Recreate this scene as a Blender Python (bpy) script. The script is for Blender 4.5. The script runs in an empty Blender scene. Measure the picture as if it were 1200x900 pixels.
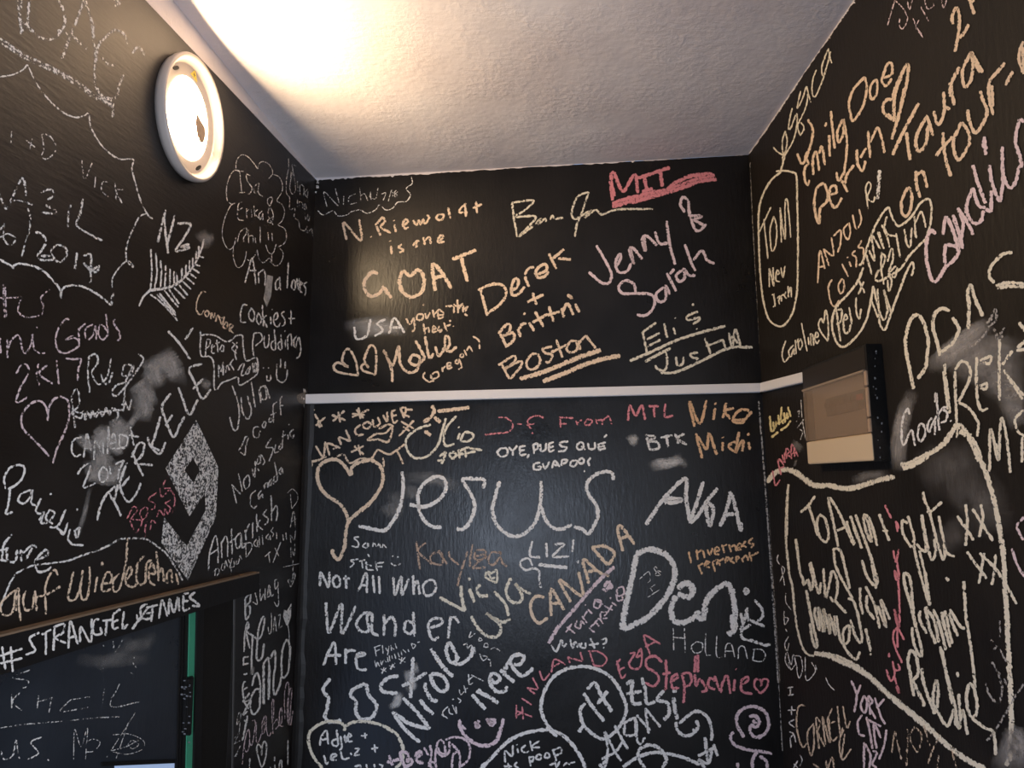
import bpy, bmesh, math, random
from mathutils import Vector, Matrix
random.seed(7)
C = bpy.context.scene.collection
SC = bpy.context.scene
# ------------------------------------------------------------------ camera
F = 800.0                                   # focal length in pixels of the 1200 x 900 frame
PITCH, ROLL = math.radians(8.06), math.radians(-0.355)
EYE = Vector((0, 0, 1.5))
ROT = Matrix.Rotation(math.pi/2 + PITCH, 3, 'X') @ Matrix.Rotation(ROLL, 3, 'Z')
cam = bpy.data.objects.new('camera', bpy.data.cameras.new('camera'))
C.objects.link(cam)
cam.matrix_world = Matrix.Translation(EYE) @ ROT.to_4x4()
cam.data.sensor_width = 36.0
cam.data.lens = F / 1200 * 36
cam.data.clip_start = 0.01
SC.camera = cam
# ------------------------------------------------------------------ world, daylight, exposure
SC.view_settings.view_transform = 'Standard'
SC.view_settings.look = 'None'
SC.view_settings.exposure = 0.22
SC.view_settings.gamma = 1.0
SC.view_settings.use_curve_mapping = False
W = bpy.data.worlds.new('sky'); SC.world = W; W.use_nodes = True
bg = W.node_tree.nodes['Background']
bg.inputs[0].default_value = (0.45, 0.62, 1.0, 1); bg.inputs[1].default_value = 1.0
WIN = (-0.74, -0.28, 0.88, 1.42)            # window opening in the rear wall (x0, x1, z0, z1)
REAR = -0.85
sun = bpy.data.lights.new('window_daylight', 'AREA')
sun.shape = 'RECTANGLE'; sun.size = WIN[1]-WIN[0]; sun.size_y = WIN[3]-WIN[2]
DAY_POWER = 13.0
sun.energy = DAY_POWER; sun.color = (0.70, 0.81, 1.0)
so = bpy.data.objects.new('window_daylight', sun); C.objects.link(so)
so.location = ((WIN[0]+WIN[1])/2, REAR-0.02, (WIN[2]+WIN[3])/2)
so.rotation_euler = (math.radians(90), 0, 0)
side = bpy.data.lights.new('side_fill_light', 'AREA')  # fill light added to brighten the left wall, no known source
side.shape = 'RECTANGLE'; side.size = .78; side.size_y = 1.85
side.energy = 25.0; side.color = (0.86, 0.91, 1.0)
SIDE_Y, SIDE_Z = (-.70, .10), (.25, 2.15)    # made-up tall opening in the right wall behind the camera
LAMP_STRENGTH = 860.0
LAMP_COLOR = (1.0, 0.735, 0.44)
# ------------------------------------------------------------------ geometry of the room from the camera
def ray(px, py):
    return (ROT @ Vector(((px-600)/F, -(py-450)/F, -1))).normalized()
def flat(px, dist):                        # ground point seen in column px on the horizon
    d = ray(px, 562); d.z = 0
    return Vector((d.x/d.y*dist, dist, 0))
CL, CR = flat(357, 1.88), flat(899, 1.75)  # the two inner corners of the back wall
def direction(px):
    d = ray(px, 562); d.z = 0
    return d.normalized()
DL, DR = direction(730), direction(618)    # horizontal directions of the side walls
def plane(p, d, inward, off=0.0):
    n = Vector((-d.y, d.x, 0)).normalized()
    if n.dot(inward) < 0: n = -n
    return (p + n*off, n)
DB = (CR-CL).normalized()
PL = plane(CL, DL, Vector((1, 0, 0)))
PR = plane(CR, DR, Vector((-1, 0, 0)))
PB = plane(CL, DB, Vector((0, -1, 0)))
def shift(P, t): return (P[0] + P[1]*t, P[1])
def hit(px, py, P, off=0.0):
    d = ray(px, py); p0 = P[0] + P[1]*off
    return EYE + d * ((p0-EYE).dot(P[1]) / d.dot(P[1]))
sd = bpy.data.objects.new('side_fill_light', side); C.objects.link(sd)
_y = sum(SIDE_Y)/2; _p = CR + DR*((_y-CR.y)/DR.y) - PR[1]*.02
_m = Matrix((DR, Vector((0, 0, 1)), DR.cross(Vector((0, 0, 1))))).transposed()
if _m.col[2].dot(PR[1]) > 0: _m = Matrix((-DR, Vector((0, 0, 1)), (-DR).cross(Vector((0, 0, 1))))).transposed()
sd.matrix_world = Matrix.Translation((_p.x, _p.y, sum(SIDE_Z)/2)) @ _m.to_4x4()
# ------------------------------------------------------------------ helpers
def link(name, me, mat=None, parent=None):
    o = bpy.data.objects.new(name, me); C.objects.link(o)
    if mat is not None and not me.materials: me.materials.append(mat)
    if parent is not None: o.parent = parent
    return o
def from_bm(name, bm, mat=None, parent=None, smooth=False):
    bmesh.ops.recalc_face_normals(bm, faces=bm.faces)
    me = bpy.data.meshes.new(name); bm.to_mesh(me); bm.free()
    if smooth:
        for p in me.polygons: p.use_smooth = True
    return link(name, me, mat, parent)
def structure(o, **kw):
    o['kind'] = 'structure'
    for k, v in kw.items(): o[k] = v
    return o
def thing(name, label, cat, loc, group=None):
    o = bpy.data.objects.new(name, None); C.objects.link(o)
    o.location = loc; o['label'] = label; o['category'] = cat
    if group: o['group'] = group
    o.empty_display_size = 0.05
    return o
def prism(bm, pts, vec):
    """closed prism: polygon pts swept by vec"""
    a = [bm.verts.new(p) for p in pts]; b = [bm.verts.new(p + vec) for p in pts]
    bm.faces.new(a); bm.faces.new(b[::-1])
    n = len(pts)
    for i in range(n): bm.faces.new((a[i], a[(i+1) % n], b[(i+1) % n], b[i]))
    return a + b
def slab_px(name, pxs, P, t0, t1, mat, parent=None, bevel=0.0):
    """a board on wall plane P: outline in picture columns/rows at its front face t1, going back to t0"""
    bm = bmesh.new()
    prism(bm, [hit(x, y, P, t1) for x, y in pxs], P[1]*(t0-t1))
    if bevel: bmesh.ops.bevel(bm, geom=bm.edges[:], offset=bevel, segments=2, affect='EDGES')
    return from_bm(name, bm, mat, parent)
# ------------------------------------------------------------------ materials
def new_mat(name):
    m = bpy.data.materials.new(name); m.use_nodes = True
    nt = m.node_tree; b = nt.nodes['Principled BSDF']
    return m, nt, b
def nd(nt, t, **kw):
    n = nt.nodes.new(t)
    for k, v in kw.items(): setattr(n, k, v)
    return n
def mth(nt, op, a, b=None, c=None, clamp=False):
    n = nd(nt, 'ShaderNodeMath', operation=op); n.use_clamp = clamp
    for i, v in enumerate((a, b, c)):
        if v is None: continue
        if isinstance(v, (int, float)): n.inputs[i].default_value = v
        else: nt.links.new(v, n.inputs[i])
    return n.outputs[0]
def noise(nt, vec, scale, detail=3, rough=.55, dist=0):
    n = nd(nt, 'ShaderNodeTexNoise'); n.inputs['Scale'].default_value = scale
    n.inputs['Detail'].default_value = detail; n.inputs['Roughness'].default_value = rough
    n.inputs['Distortion'].default_value = dist
    nt.links.new(vec, n.inputs['Vector']); return n.outputs['Fac']
def mapped(nt, scale=(1, 1, 1), rot=(0, 0, 0)):
    tc = nd(nt, 'ShaderNodeTexCoord'); mp = nd(nt, 'ShaderNodeMapping')
    mp.inputs['Scale'].default_value = scale; mp.inputs['Rotation'].default_value = rot
    nt.links.new(tc.outputs['Object'], mp.inputs['Vector']); return mp.outputs[0]
def bumped(nt, b, h, strength, dist):
    bp = nd(nt, 'ShaderNodeBump'); bp.inputs['Strength'].default_value = strength
    bp.inputs['Distance'].default_value = dist
    nt.links.new(h, bp.inputs['Height']); nt.links.new(bp.outputs[0], b.inputs['Normal'])
def plain(name, col, rough=.5, spec=.5, emit=None, strength=0, metal=0, bump=None):
    m, nt, b = new_mat(name)
    b.inputs['Base Color'].default_value = (*col, 1); b.inputs['Roughness'].default_value = rough
    b.inputs['Specular IOR Level'].default_value = spec; b.inputs['Metallic'].default_value = metal
    if emit:
        b.inputs['Emission Color'].default_value = (*emit, 1); b.inputs['Emission Strength'].default_value = strength
    if bump:
        bumped(nt, b, noise(nt, mapped(nt), bump[0]), bump[1], bump[2])
    return m
def board_paint(name, col, rough, stretch, bump=.35, spec=.42):
    """worn black blackboard paint over boards: uneven sheen, brush ridges, faint chalk dust"""
    m, nt, b = new_mat(name)
    v = mapped(nt, stretch); v1 = mapped(nt)
    n1 = noise(nt, v, 30, 4, .6); n2 = noise(nt, v1, 6, 4, .6); n3 = noise(nt, v1, 160, 2, .5)
    mix = nd(nt, 'ShaderNodeMix', data_type='RGBA')
    mix.inputs[6].default_value = (*col, 1); mix.inputs[7].default_value = tuple(c*2.0+.0015 for c in col) + (1,)
    nt.links.new(mth(nt, 'MULTIPLY_ADD', n2, 1.8, -.55, True), mix.inputs[0])
    nt.links.new(mix.outputs[2], b.inputs['Base Color'])
    nt.links.new(mth(nt, 'MULTIPLY_ADD', n2, .25, rough-.12), b.inputs['Roughness'])
    b.inputs['Specular IOR Level'].default_value = spec
    bumped(nt, b, mth(nt, 'MULTIPLY_ADD', n3, .25, n1), bump, .0025)
    return m
M = {}
M['board_left'] = board_paint('blackboard_paint_left', (.0055, .0038, .0029), .39, (1, 1, 5), .22, .78)
M['board_back'] = board_paint('blackboard_paint_back', (.0058, .0048, .0043), .31, (4, 4, 1), .27, .38)
M['board_right'] = board_paint('blackboard_paint_right', (.0085, .0062, .0046), .55, (4, 4, 1), .35, .25)
M['board_door'] = board_paint('blackboard_paint_door', (.015, .018, .023), .30, (4, 4, 1), .15, .6)  # bluish lift in the base colour stands in for the door's sheen
M['black_wood'] = plain('black_painted_wood', (.008, .007, .0065), .5, .4, bump=(60, .3, .002))
M['dark_wood'] = plain('dark_brown_wood', (.010, .008, .006), .6, .3, bump=(60, .3, .002))
M['lamplit_edge'] = plain('lamplit_wood_edge', (.20, .135, .085), .6, .3, bump=(120, .4, .002))  # lighter brown puts the lamp light on the lintel edge into colour
M['white_paint'] = plain('white_gloss_paint', (.78, .74, .71), .4, .4, bump=(70, .25, .002))
M['lamp_plastic'] = plain('lamp_white_plastic', (.46, .40, .36), .4, .5)
M['white_plastic'] = plain('white_plastic', (.80, .76, .72), .38, .5)
M['green'] = plain('green_painted_wood', (.06, .33, .19), .5, .4, bump=(80, .2, .001))
M['floor'] = plain('dark_floor_tiles', (.10, .09, .085), .5, .4)
def ceiling_mat():
    m, nt, b = new_mat('rough_white_ceiling_plaster')
    v = mapped(nt); vs = mapped(nt, (1.0, 2.6, 1), (0, 0, math.radians(28)))
    n1 = noise(nt, v, 75, 4, .6, .3); n2 = noise(nt, vs, 34, 4, .6, .6); n3 = noise(nt, v, 3.0, 3, .5); n4 = noise(nt, v, 9, 3, .5)
    r = nd(nt, 'ShaderNodeValToRGB'); r.color_ramp.elements[0].color = (.64, .57, .56, 1)
    r.color_ramp.elements[1].color = (.74, .68, .67, 1); r.color_ramp.elements[0].position = .35; r.color_ramp.elements[1].position = .65
    nt.links.new(n3, r.inputs[0]); nt.links.new(r.outputs[0], b.inputs['Base Color'])
    b.inputs['Roughness'].default_value = .75; b.inputs['Specular IOR Level'].default_value = .25
    rough = mth(nt, 'MULTIPLY', mth(nt, 'MULTIPLY_ADD', n2, .8, n1), mth(nt, 'MULTIPLY_ADD', n4, 2.4, -.6, True))
    bumped(nt, b, rough, .42, .005)
    return m
M['ceiling'] = ceiling_mat()
def chalk_mat(name, col):
    """dry chalk dragged over rough paint: broken coverage, ragged at the stroke's edge.
    uv 'stroke' = (length, side 0..1); uv 'press' = (coverage, 0 for a hard stroke / 1 for a rubbed smear)"""
    m, nt, b = new_mat('chalk_' + name)
    uv = nd(nt, 'ShaderNodeUVMap'); uv.uv_map = 'stroke'
    pr = nd(nt, 'ShaderNodeUVMap'); pr.uv_map = 'press'
    s = nd(nt, 'ShaderNodeSeparateXYZ'); nt.links.new(uv.outputs[0], s.inputs[0])
    p = nd(nt, 'ShaderNodeSeparateXYZ'); nt.links.new(pr.outputs[0], p.inputs[0])
    v = mth(nt, 'ABSOLUTE', mth(nt, 'MULTIPLY_ADD', s.outputs[1], 2, -1))
    obj = mapped(nt)
    grain = mth(nt, 'MULTIPLY_ADD', noise(nt, obj, 230, 2, .6), .6, mth(nt, 'MULTIPLY', noise(nt, obj, 110, 2, .6), .4))
    edge = mth(nt, 'MULTIPLY', mth(nt, 'POWER', v, 3.5), .34)
    cover = mth(nt, 'SUBTRACT', mth(nt, 'MULTIPLY_ADD', p.outputs[0], .27, .375), edge)      # 0.13..0.75
    hard = mth(nt, 'MULTIPLY', mth(nt, 'SUBTRACT', cover, grain), 11.0)
    hard = mth(nt, 'ADD', hard, .5, None, True)
    hard = mth(nt, 'MULTIPLY', hard, mth(nt, 'MULTIPLY_ADD', p.outputs[0], .3, .72), None, True)
    cloud = noise(nt, obj, 26, 4, .65)
    fall = mth(nt, 'SUBTRACT', 1, mth(nt, 'POWER', v, 2))
    soft = mth(nt, 'MULTIPLY', mth(nt, 'MULTIPLY', fall, p.outputs[0]), mth(nt, 'MULTIPLY_ADD', cloud, 1.8, -.1, True), None, True)
    cb = nd(nt, 'ShaderNodeCombineXYZ'); nt.links.new(mth(nt, 'MULTIPLY', s.outputs[0], .35), cb.inputs[0])
    nt.links.new(mth(nt, 'MULTIPLY', s.outputs[1], 9.0), cb.inputs[1])
    streak = noise(nt, cb.outputs[0], 1.0, 3, .6)
    soft = mth(nt, 'MULTIPLY', soft, mth(nt, 'MULTIPLY_ADD', streak, 2.2, -.1), None, True)
    soft = mth(nt, 'MULTIPLY', soft, mth(nt, 'MULTIPLY_ADD', grain, 1.2, .4), None, True)
    sel = nd(nt, 'ShaderNodeMix', data_type='FLOAT')
    nt.links.new(p.outputs[1], sel.inputs[0]); nt.links.new(hard, sel.inputs[2]); nt.links.new(soft, sel.inputs[3])
    nt.links.new(sel.outputs[0], b.inputs['Alpha'])
    b.inputs['Base Color'].default_value = (*col, 1)
    b.inputs['Roughness'].default_value = .95; b.inputs['Specular IOR Level'].default_value = .1
    return m
CH = {k: chalk_mat(n, c) for k, n, c in (
    ('w', 'white', (.83, .79, .735)), ('y', 'cream', (.82, .735, .575)), ('o', 'peach', (.80, .61, .435)),
    ('a', 'orange', (.80, .50, .28)), ('b', 'brownish_orange', (.54, .38, .28)), ('c', 'yellow', (.80, .66, .32)), ('p', 'rose', (.74, .58, .58)),
    ('r', 'pink', (.74, .27, .29)), ('l', 'lilac', (.78, .61, .615)), ('g', 'grey', (.46, .42, .38)))}
# ------------------------------------------------------------------ the room
def at_z(p, z): return Vector((p.x, p.y, z))
def on_side(P0, D, y): return P0 + D*((y-P0.y)/D.y)
LF, RF = on_side(CL, DL, REAR), on_side(CR, DR, REAR)          # rear ends of the side walls
zt_CL = hit(370, 210, PL).z; zt_CR = hit(878, 180, PR).z
hl = hit(171, 0, PL); hr = hit(1001, 0, PR)
def lin_z(a, za, b, zb, p):                                   # height of a straight top edge continued to p
    t = (p-a).dot((b-a)) / (b-a).dot(b-a); return za + (zb-za)*t
f2 = lambda v: Vector((v.x, v.y, 0))
zt_LF = lin_z(CL, zt_CL, f2(hl), hl.z, LF); zt_RF = lin_z(CR, zt_CR, f2(hr), hr.z, RF)
hr2 = hit(203, 0, PL); zs_LF = lin_z(CL, zt_CL+.003, f2(hr2), hr2.z, LF)   # top of the white band
T = .06
def wall(name, pts, n, mat):
    bm = bmesh.new(); prism(bm, pts, -n*T); return structure(from_bm(name, bm, mat))
door_px = ((-60, 811), (275, 702), (275, 1000), (-60, 1000))
# left wall: three panels round the door opening
def lp(px, py): return hit(px, py, PL)
dz_top = lp(275, 701)
dn = lp(275, 701); dn2 = on_side(CL, DL, -0.15)
bm = bmesh.new()
la, lb = hit(-60, 790, PL), hit(304, 683, PL)                 # the door head runs along the lintel
def zd(p): return lin_z(f2(la), la.z, f2(lb), lb.z, p)
prism(bm, [at_z(LF, zd(LF)), at_z(CL, zd(CL)), at_z(CL, zt_CL), at_z(LF, zt_LF)], -PL[1]*T)
prism(bm, [at_z(dn, 0), at_z(CL, 0), at_z(CL, zd(CL)), at_z(dn, zd(dn))], -PL[1]*T)
prism(bm, [at_z(LF, 0), at_z(dn2, 0), at_z(dn2, zd(dn2)), at_z(LF, zd(LF))], -PL[1]*T)
WALL_L = structure(from_bm('wall_left', bm, M['board_left']), label='black chalkboard painted side wall carrying the round lamp')
WALL_B = wall('wall_back', [at_z(CL, 0), at_z(CR, 0), at_z(CR, zt_CR), at_z(CL, zt_CL)], PB[1], M['board_back'])
WALL_B['label'] = 'black chalkboard painted end wall with a white rail across it'
bm = bmesh.new()
sy0, sy1 = on_side(CR, DR, SIDE_Y[0]), on_side(CR, DR, SIDE_Y[1])
def zR(p): return lin_z(CR, zt_CR, RF, zt_RF, p)
for a, b_, lo_, hi_ in ((CR, sy1, 0, None), (sy0, RF, 0, None), (sy1, sy0, 0, SIDE_Z[0]), (sy1, sy0, SIDE_Z[1], None)):
    prism(bm, [at_z(a, lo_), at_z(b_, lo_), at_z(b_, zR(b_) if hi_ is None else hi_), at_z(a, zR(a) if hi_ is None else hi_)], -PR[1]*T)
WALL_R = structure(from_bm('wall_right', bm, M['board_right']))
bm = bmesh.new()
for t0_, t1_, lo_, hi_ in ((0, 1, 0, .04), (0, 1, .96, 1), (0, .05, .04, .96), (.95, 1, .04, .96)):
    a, b_ = sy0.lerp(sy1, t0_), sy0.lerp(sy1, t1_); h0 = SIDE_Z[0]; hh_ = SIDE_Z[1]-h0
    prism(bm, [at_z(a, h0+hh_*lo_), at_z(b_, h0+hh_*lo_), at_z(b_, h0+hh_*hi_), at_z(a, h0+hh_*hi_)], -PR[1]*.03)
structure(from_bm('added_window_2', bm, M['white_paint']))  # frame added round the made-up side opening
WALL_R['label'] = 'black chalkboard painted side wall carrying the fuse box'
# rear wall behind the camera, with the window that lets the daylight in
bm = bmesh.new()
x0, x1, z0, z1 = WIN; zr = 2.9
for a, b_, c, d in ((LF.x-.1, x0, 0, zr), (x1, RF.x+.1, 0, zr), (x0, x1, 0, z0), (x0, x1, z1, zr)):
    prism(bm, [Vector((a, REAR, c)), Vector((b_, REAR, c)), Vector((b_, REAR, d)), Vector((a, REAR, d))], Vector((0, -T, 0)))
structure(from_bm('wall_rear', bm, M['board_right']))
bm = bmesh.new()
for a, b_, c, d in ((x0, x1, z0, z0+.03), (x0, x1, z1-.03, z1), (x0, x0+.03, z0+.03, z1-.03), (x1-.03, x1, z0+.03, z1-.03)):
    prism(bm, [Vector((a, REAR-.03, c)), Vector((b_, REAR-.03, c)), Vector((b_, REAR-.03, d)), Vector((a, REAR-.03, d))], Vector((0, -.025, 0)))
structure(from_bm('window_1', bm, M['white_paint']))
# floor and ceiling
bm = bmesh.new(); prism(bm, [at_z(LF, 0), at_z(RF, 0), at_z(CR, 0), at_z(CL, 0)], Vector((0, 0, -.05)))
structure(from_bm('floor', bm, M['floor']))
bm = bmesh.new()
N = 24
q = [at_z(CL, zt_CL+.002), at_z(CR, zt_CR), at_z(RF, zt_RF), at_z(LF, zs_LF)]
g = []
for i in range(N+1):
    row = []
    for j in range(N+1):
        s, t = i/N, j/N
        row.append(bm.verts.new(q[0]*(1-s)*(1-t) + q[1]*s*(1-t) + q[2]*s*t + q[3]*(1-s)*t))
    g.append(row)
for i in range(N):
    for j in range(N): bm.faces.new((g[i][j], g[i+1][j], g[i+1][j+1], g[i][j+1]))
r = bmesh.ops.extrude_face_region(bm, geom=bm.faces[:])
bmesh.ops.translate(bm, verts=[v for v in r['geom'] if isinstance(v, bmesh.types.BMVert)], vec=(0, 0, .06))
CEIL = structure(from_bm('ceiling', bm, M['ceiling'], smooth=False))
CEIL['label'] = 'rough white plaster ceiling'
# white band where the ceiling paint runs down onto the left wall
bm = bmesh.new()
prism(bm, [at_z(CL, zt_CL-.002), at_z(CL, zt_CL+.006), at_z(LF, zs_LF+.01), at_z(LF, zt_LF)], -PL[1]*T)
b1 = structure(from_bm('trim_1', bm, M['ceiling'])); b1['label'] = 'white band at the top of the lamp wall'
# white rail across the back wall and onto the right wall
rail = slab_px('trim_2', [(357, 462), (892, 448.8), (892, 459.5), (357, 473)], PB, -.002, .012, M['white_paint'], bevel=.0015)
structure(rail, label='thin white rail across the end wall')
rail = slab_px('trim_3', [(890.5, 448.8), (940.5, 435.7), (940.5, 447.8), (890.5, 459.5)], PR, -.002, .012, M['white_paint'], bevel=.0015)
structure(rail, label='short white rail running into the fuse box')
# lintel board over the door: lamp light on its upper edge is painted as a brown strip
lint = slab_px('trim_4', [(-80, 766), (304, 671.5), (304, 693), (-80, 817)], PL, -.004, .018, M['black_wood'])
structure(lint, label='black lintel board over the door with a chalk hashtag')
LINT = lint
edge = slab_px('lamplit_edge', [(-80, 763.6), (304, 669.8), (304, 671.8), (-80, 766.4)], PL, -.003, .0185, M['lamplit_edge'], parent=lint)
# corner bead between the left wall and the back wall, chipped
bm = bmesh.new()
zc0, zc1 = 0.0, hit(357, 474, PB).z
rs = random.Random(3)
K = 60
ring = []
for i in range(K+1):
    z = zc0 + (zc1-zc0)*i/K; w = .011 + rs.uniform(-.002, .0025)
    ring.append([bm.verts.new(at_z(CL, z) + PL[1]*a + PB[1]*b_) for a, b_ in ((0.0, w*1.6), (w*.45, w*.9), (w*.9, w*.45), (w*1.7, 0.0))])
for i in range(K):
    for k in range(3): bm.faces.new((ring[i][k], ring[i][k+1], ring[i+1][k+1], ring[i+1][k]))
structure(from_bm('trim_5', bm, M['black_wood']), label='rounded black painted corner bead')
# ------------------------------------------------------------------ door in the left wall
DT = -.006                                    # the door stands just behind the wall face
door = slab_px('door_1', [(-70, 803), (214, 716), (207, 960), (-70, 960)], PL, -.05, DT, M['board_door'])
structure(door, label='dark glossy chalked door with a green edge')
DOOR = door
for a, b_ in ((208.6, 210.2), (211.2, 213.0)):
    slab_px('moulding', [(a+3.0, 718), (b_+3.0, 717.4), (b_-2.6, 960), (a-2.6, 960)], PL, DT-.002, DT+.0025, M['black_wood'], parent=door, bevel=.0006)
slab_px('stile', [(217.2, 717), (222.6, 716), (217.0, 960), (211.6, 960)], PL, -.05, DT+.001, M['black_wood'], parent=door)
# daylight behind the door's lower frosted pane
pane_m, nt, pb = new_mat('frosted_daylit_glass')
pb.inputs['Base Color'].default_value = (.35, .42, .5, 1); pb.inputs['Roughness'].default_value = .35
pb.inputs['Emission Color'].default_value = (.45, .62, 1.0, 1); pb.inputs['Emission Strength'].default_value = .35
p_ = slab_px('pane', [(135, 897.6), (204.5, 894.5), (203, 960), (135, 960)], PL, DT-.002, DT+.0012, pane_m, parent=door)
p_['label'] = 'pale daylit lower pane'
r_ = slab_px('pane_rail', [(120, 893.5), (206, 890), (206, 894), (120, 898)], PL, DT-.002, DT+.004, M['black_wood'], parent=door, bevel=.001)
gs = slab_px('green_edge', [(222.5, 716), (230.4, 714), (224.8, 960), (217.0, 960)], PL, -.05, DT+.003, M['green'], parent=door)
gs['label'] = 'green painted door edge'
# frame beside the door
fr = slab_px('trim_6', [(230.4, 714), (276, 700.5), (272, 960), (224.8, 960)], PL, -.05, -.001, M['dark_wood'])
structure(fr, label='dark door frame board between the door and the chalked strip')
slab_px('frame_bead', [(231.4, 715), (239.5, 712), (235, 960), (226, 960)], PL, -.02, .001, M['black_wood'], parent=fr, bevel=.0008)
slab_px('seam', [(274.6, 702.5), (276.2, 702), (272.6, 960), (271.2, 960)], PL, -.02, .0015, plain('pale_seam', (.09, .085, .08), .6, .3), parent=fr)
# latch on the door edge
lt = slab_px('latch', [(220.5, 795), (228, 792), (225, 862), (218, 862)], PL, -.02, .004, M['black_wood'], parent=door, bevel=.002)
rs = random.Random(5)
bm = bmesh.new()
for k in range(20):
    px, py = 217 + rs.uniform(-3, 7), rs.choice((rs.uniform(792, 824), rs.uniform(792, 872)))
    r0 = rs.uniform(.3, 1.0)
    pts = [hit(px + r0*math.cos(a)*rs.uniform(.5, 1), py + 1.6*r0*math.sin(a)*rs.uniform(.5, 1), PL, .0065) for a in [i*math.pi/3 for i in range(6)]]
    prism(bm, pts, -PL[1]*.0035)
fk = from_bm('paint_chips', bm, plain('pale_chip', (.18, .185, .20), .7, .3), door)
fk['kind'] = 'stuff'; fk['label'] = 'pale chips in the black paint'
# ------------------------------------------------------------------ chalk on the walls
# strokes are written down as picture points of a magnified view: tile(x, y, zoom); each is laid on its wall's plane
SURF = {'L': (PL, 0.0, lambda: WALL_L), 'S': (PL, 0.0, lambda: WALL_L), 'B': (PL, .018, lambda: LINT), 'D': (PL, -.006, lambda: DOOR),
        'U': (PB, 0.0, lambda: WALL_B), 'W': (PB, 0.0, lambda: WALL_B), 'R': (PR, 0.0, lambda: WALL_R)}
TILE = [0, 0, 1]
COUNT = [0]
def tile(x, y, z): TILE[:] = [x, y, z]
def parse(s):
    out = []
    for st in s.split('/'):
        v = [float(a) for a in st.split()]
        out.append([(TILE[0] + v[i]/TILE[2], TILE[1] + v[i+1]/TILE[2]) for i in range(0, len(v)-1, 2)])
    return out
def smooth_path(p, step):
    if len(p) < 3:
        q = [p[0], p[0]] + p[1:] if len(p) == 1 else p
        n = max(2, int(math.dist(q[0], q[-1])/step))
        return [(q[0][0]+(q[-1][0]-q[0][0])*i/n, q[0][1]+(q[-1][1]-q[0][1])*i/n) for i in range(n+1)]
    e = [(2*p[0][0]-p[1][0], 2*p[0][1]-p[1][1])] + p + [(2*p[-1][0]-p[-2][0], 2*p[-1][1]-p[-2][1])]
    out = []
    for k in range(1, len(e)-2):
        a, b, c, d = e[k-1], e[k], e[k+1], e[k+2]
        n = max(1, int(math.dist(b, c)/step))
        for i in range(n):
            t = i/n; t2 = t*t; t3 = t2*t
            out.append(tuple(.5*((2*b[j]) + (-a[j]+c[j])*t + (2*a[j]-5*b[j]+4*c[j]-d[j])*t2 + (-a[j]+3*b[j]-3*c[j]+d[j])*t3) for j in (0, 1)))
    out.append(p[-1])
    return out
def finish(name, verts, faces, uvs, press, chalk, parent, label):
    me = bpy.data.meshes.new(name); me.from_pydata(verts, [], faces)
    u1 = me.uv_layers.new(name='stroke'); u2 = me.uv_layers.new(name='press')
    for lp_ in me.loops:
        u1.data[lp_.index].uv = uvs[lp_.vertex_index]; u2.data[lp_.index].uv = press[lp_.vertex_index]
    o = link(name, me, CH[chalk], parent)
    if label: o['label'] = label
    return o
def ink(wall, name, label, chalk, width, dens, s):
    P, off, par = SURF[wall]
    soft = 1.0 if (chalk == 'g' and name == 'chalk_smear') or (name == 'chalk_smear') else 0.0
    COUNT[0] += 1
    rnd = random.Random(COUNT[0])
    base = off + .0003 + COUNT[0]*.000006
    verts, faces, uvs, prs = [], [], [], []
    for k, p in enumerate(parse(s)):
        path = smooth_path(p, 1.6)
        n = len(path); L = 0.0
        o = base + k*.0000015
        for i, (x, y) in enumerate(path):
            a = path[max(0, i-1)]; b = path[min(n-1, i+1)]
            dx, dy = b[0]-a[0], b[1]-a[1]; l = math.hypot(dx, dy) or 1.0
            if i: L += math.dist(path[i-1], (x, y))
            w = width*.56*((1.2 if wall in 'LS' else 1.1) if width > 1.6 else 1.0)*(1 + rnd.uniform(-.16, .16))
            if not soft and (i == 0 or i == n-1): w *= .7
            nx, ny = -dy/l*w, dx/l*w
            j = len(verts)
            verts += [hit(x+nx, y+ny, P, o), hit(x-nx, y-ny, P, o)]
            uvs += [(L*.1, 0), (L*.1, 1)]
            fd = dens*min(1, i/(.3*n), (n-1-i)/(.3*n)) if soft else dens
            prs += [(fd, soft)]*2
            if i: faces.append((j-2, j-1, j+1, j))
    return finish(name, verts, faces, uvs, prs, chalk, par(), label)
def fill(wall, name, label, chalk, dens, s):
    P, off, par = SURF[wall]
    COUNT[0] += 1
    o = off + .0003 + COUNT[0]*.000006
    soft = 1.0 if name == 'chalk_smear' else 0.0
    verts, faces, uvs = [], [], []
    for p in parse(s):
        j = len(verts)
        verts += [hit(x, y, P, o) for x, y in p]; uvs += [(0, .5)]*len(p)
        faces.append(tuple(range(j, j+len(p))))
    return finish(name, verts, faces, uvs, [(dens, soft)]*len(verts), chalk, par(), label)
# ------------------------------------------------------------------ round wall lamp, cover missing, LED board showing
def frame_on(P, p):
    """local axes on wall plane P at p: X along the wall, Y up, Z out of the wall"""
    z = P[1]; y = Vector((0, 0, 1)); x = y.cross(z)
    return Matrix.Translation(p) @ Matrix((x, y, z)).transposed().to_4x4()
def lathe(name, prof, mat, parent, seg=72, smooth=True):
    bm = bmesh.new(); rings = []
    for r, z in prof:
        rings.append([bm.verts.new((r*math.cos(2*math.pi*i/seg), r*math.sin(2*math.pi*i/seg), z)) for i in range(seg)] if r > 0 else [bm.verts.new((0, 0, z))])
    for a, b in zip(rings, rings[1:]):
        for i in range(seg):
            j = (i+1) % seg
            if len(a) == 1: bm.faces.new((a[0], b[j], b[i]))
            elif len(b) == 1: bm.faces.new((a[i], a[j], b[0]))
            else: bm.faces.new((a[i], a[j], b[j], b[i]))
    return from_bm(name, bm, mat, parent, smooth)
top, bot = hit(223, 60, PL, .02), hit(235, 215, PL, .02)
lamp_r = (top-bot).length/2
lc = (top+bot)/2 - PL[1]*.02
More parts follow.
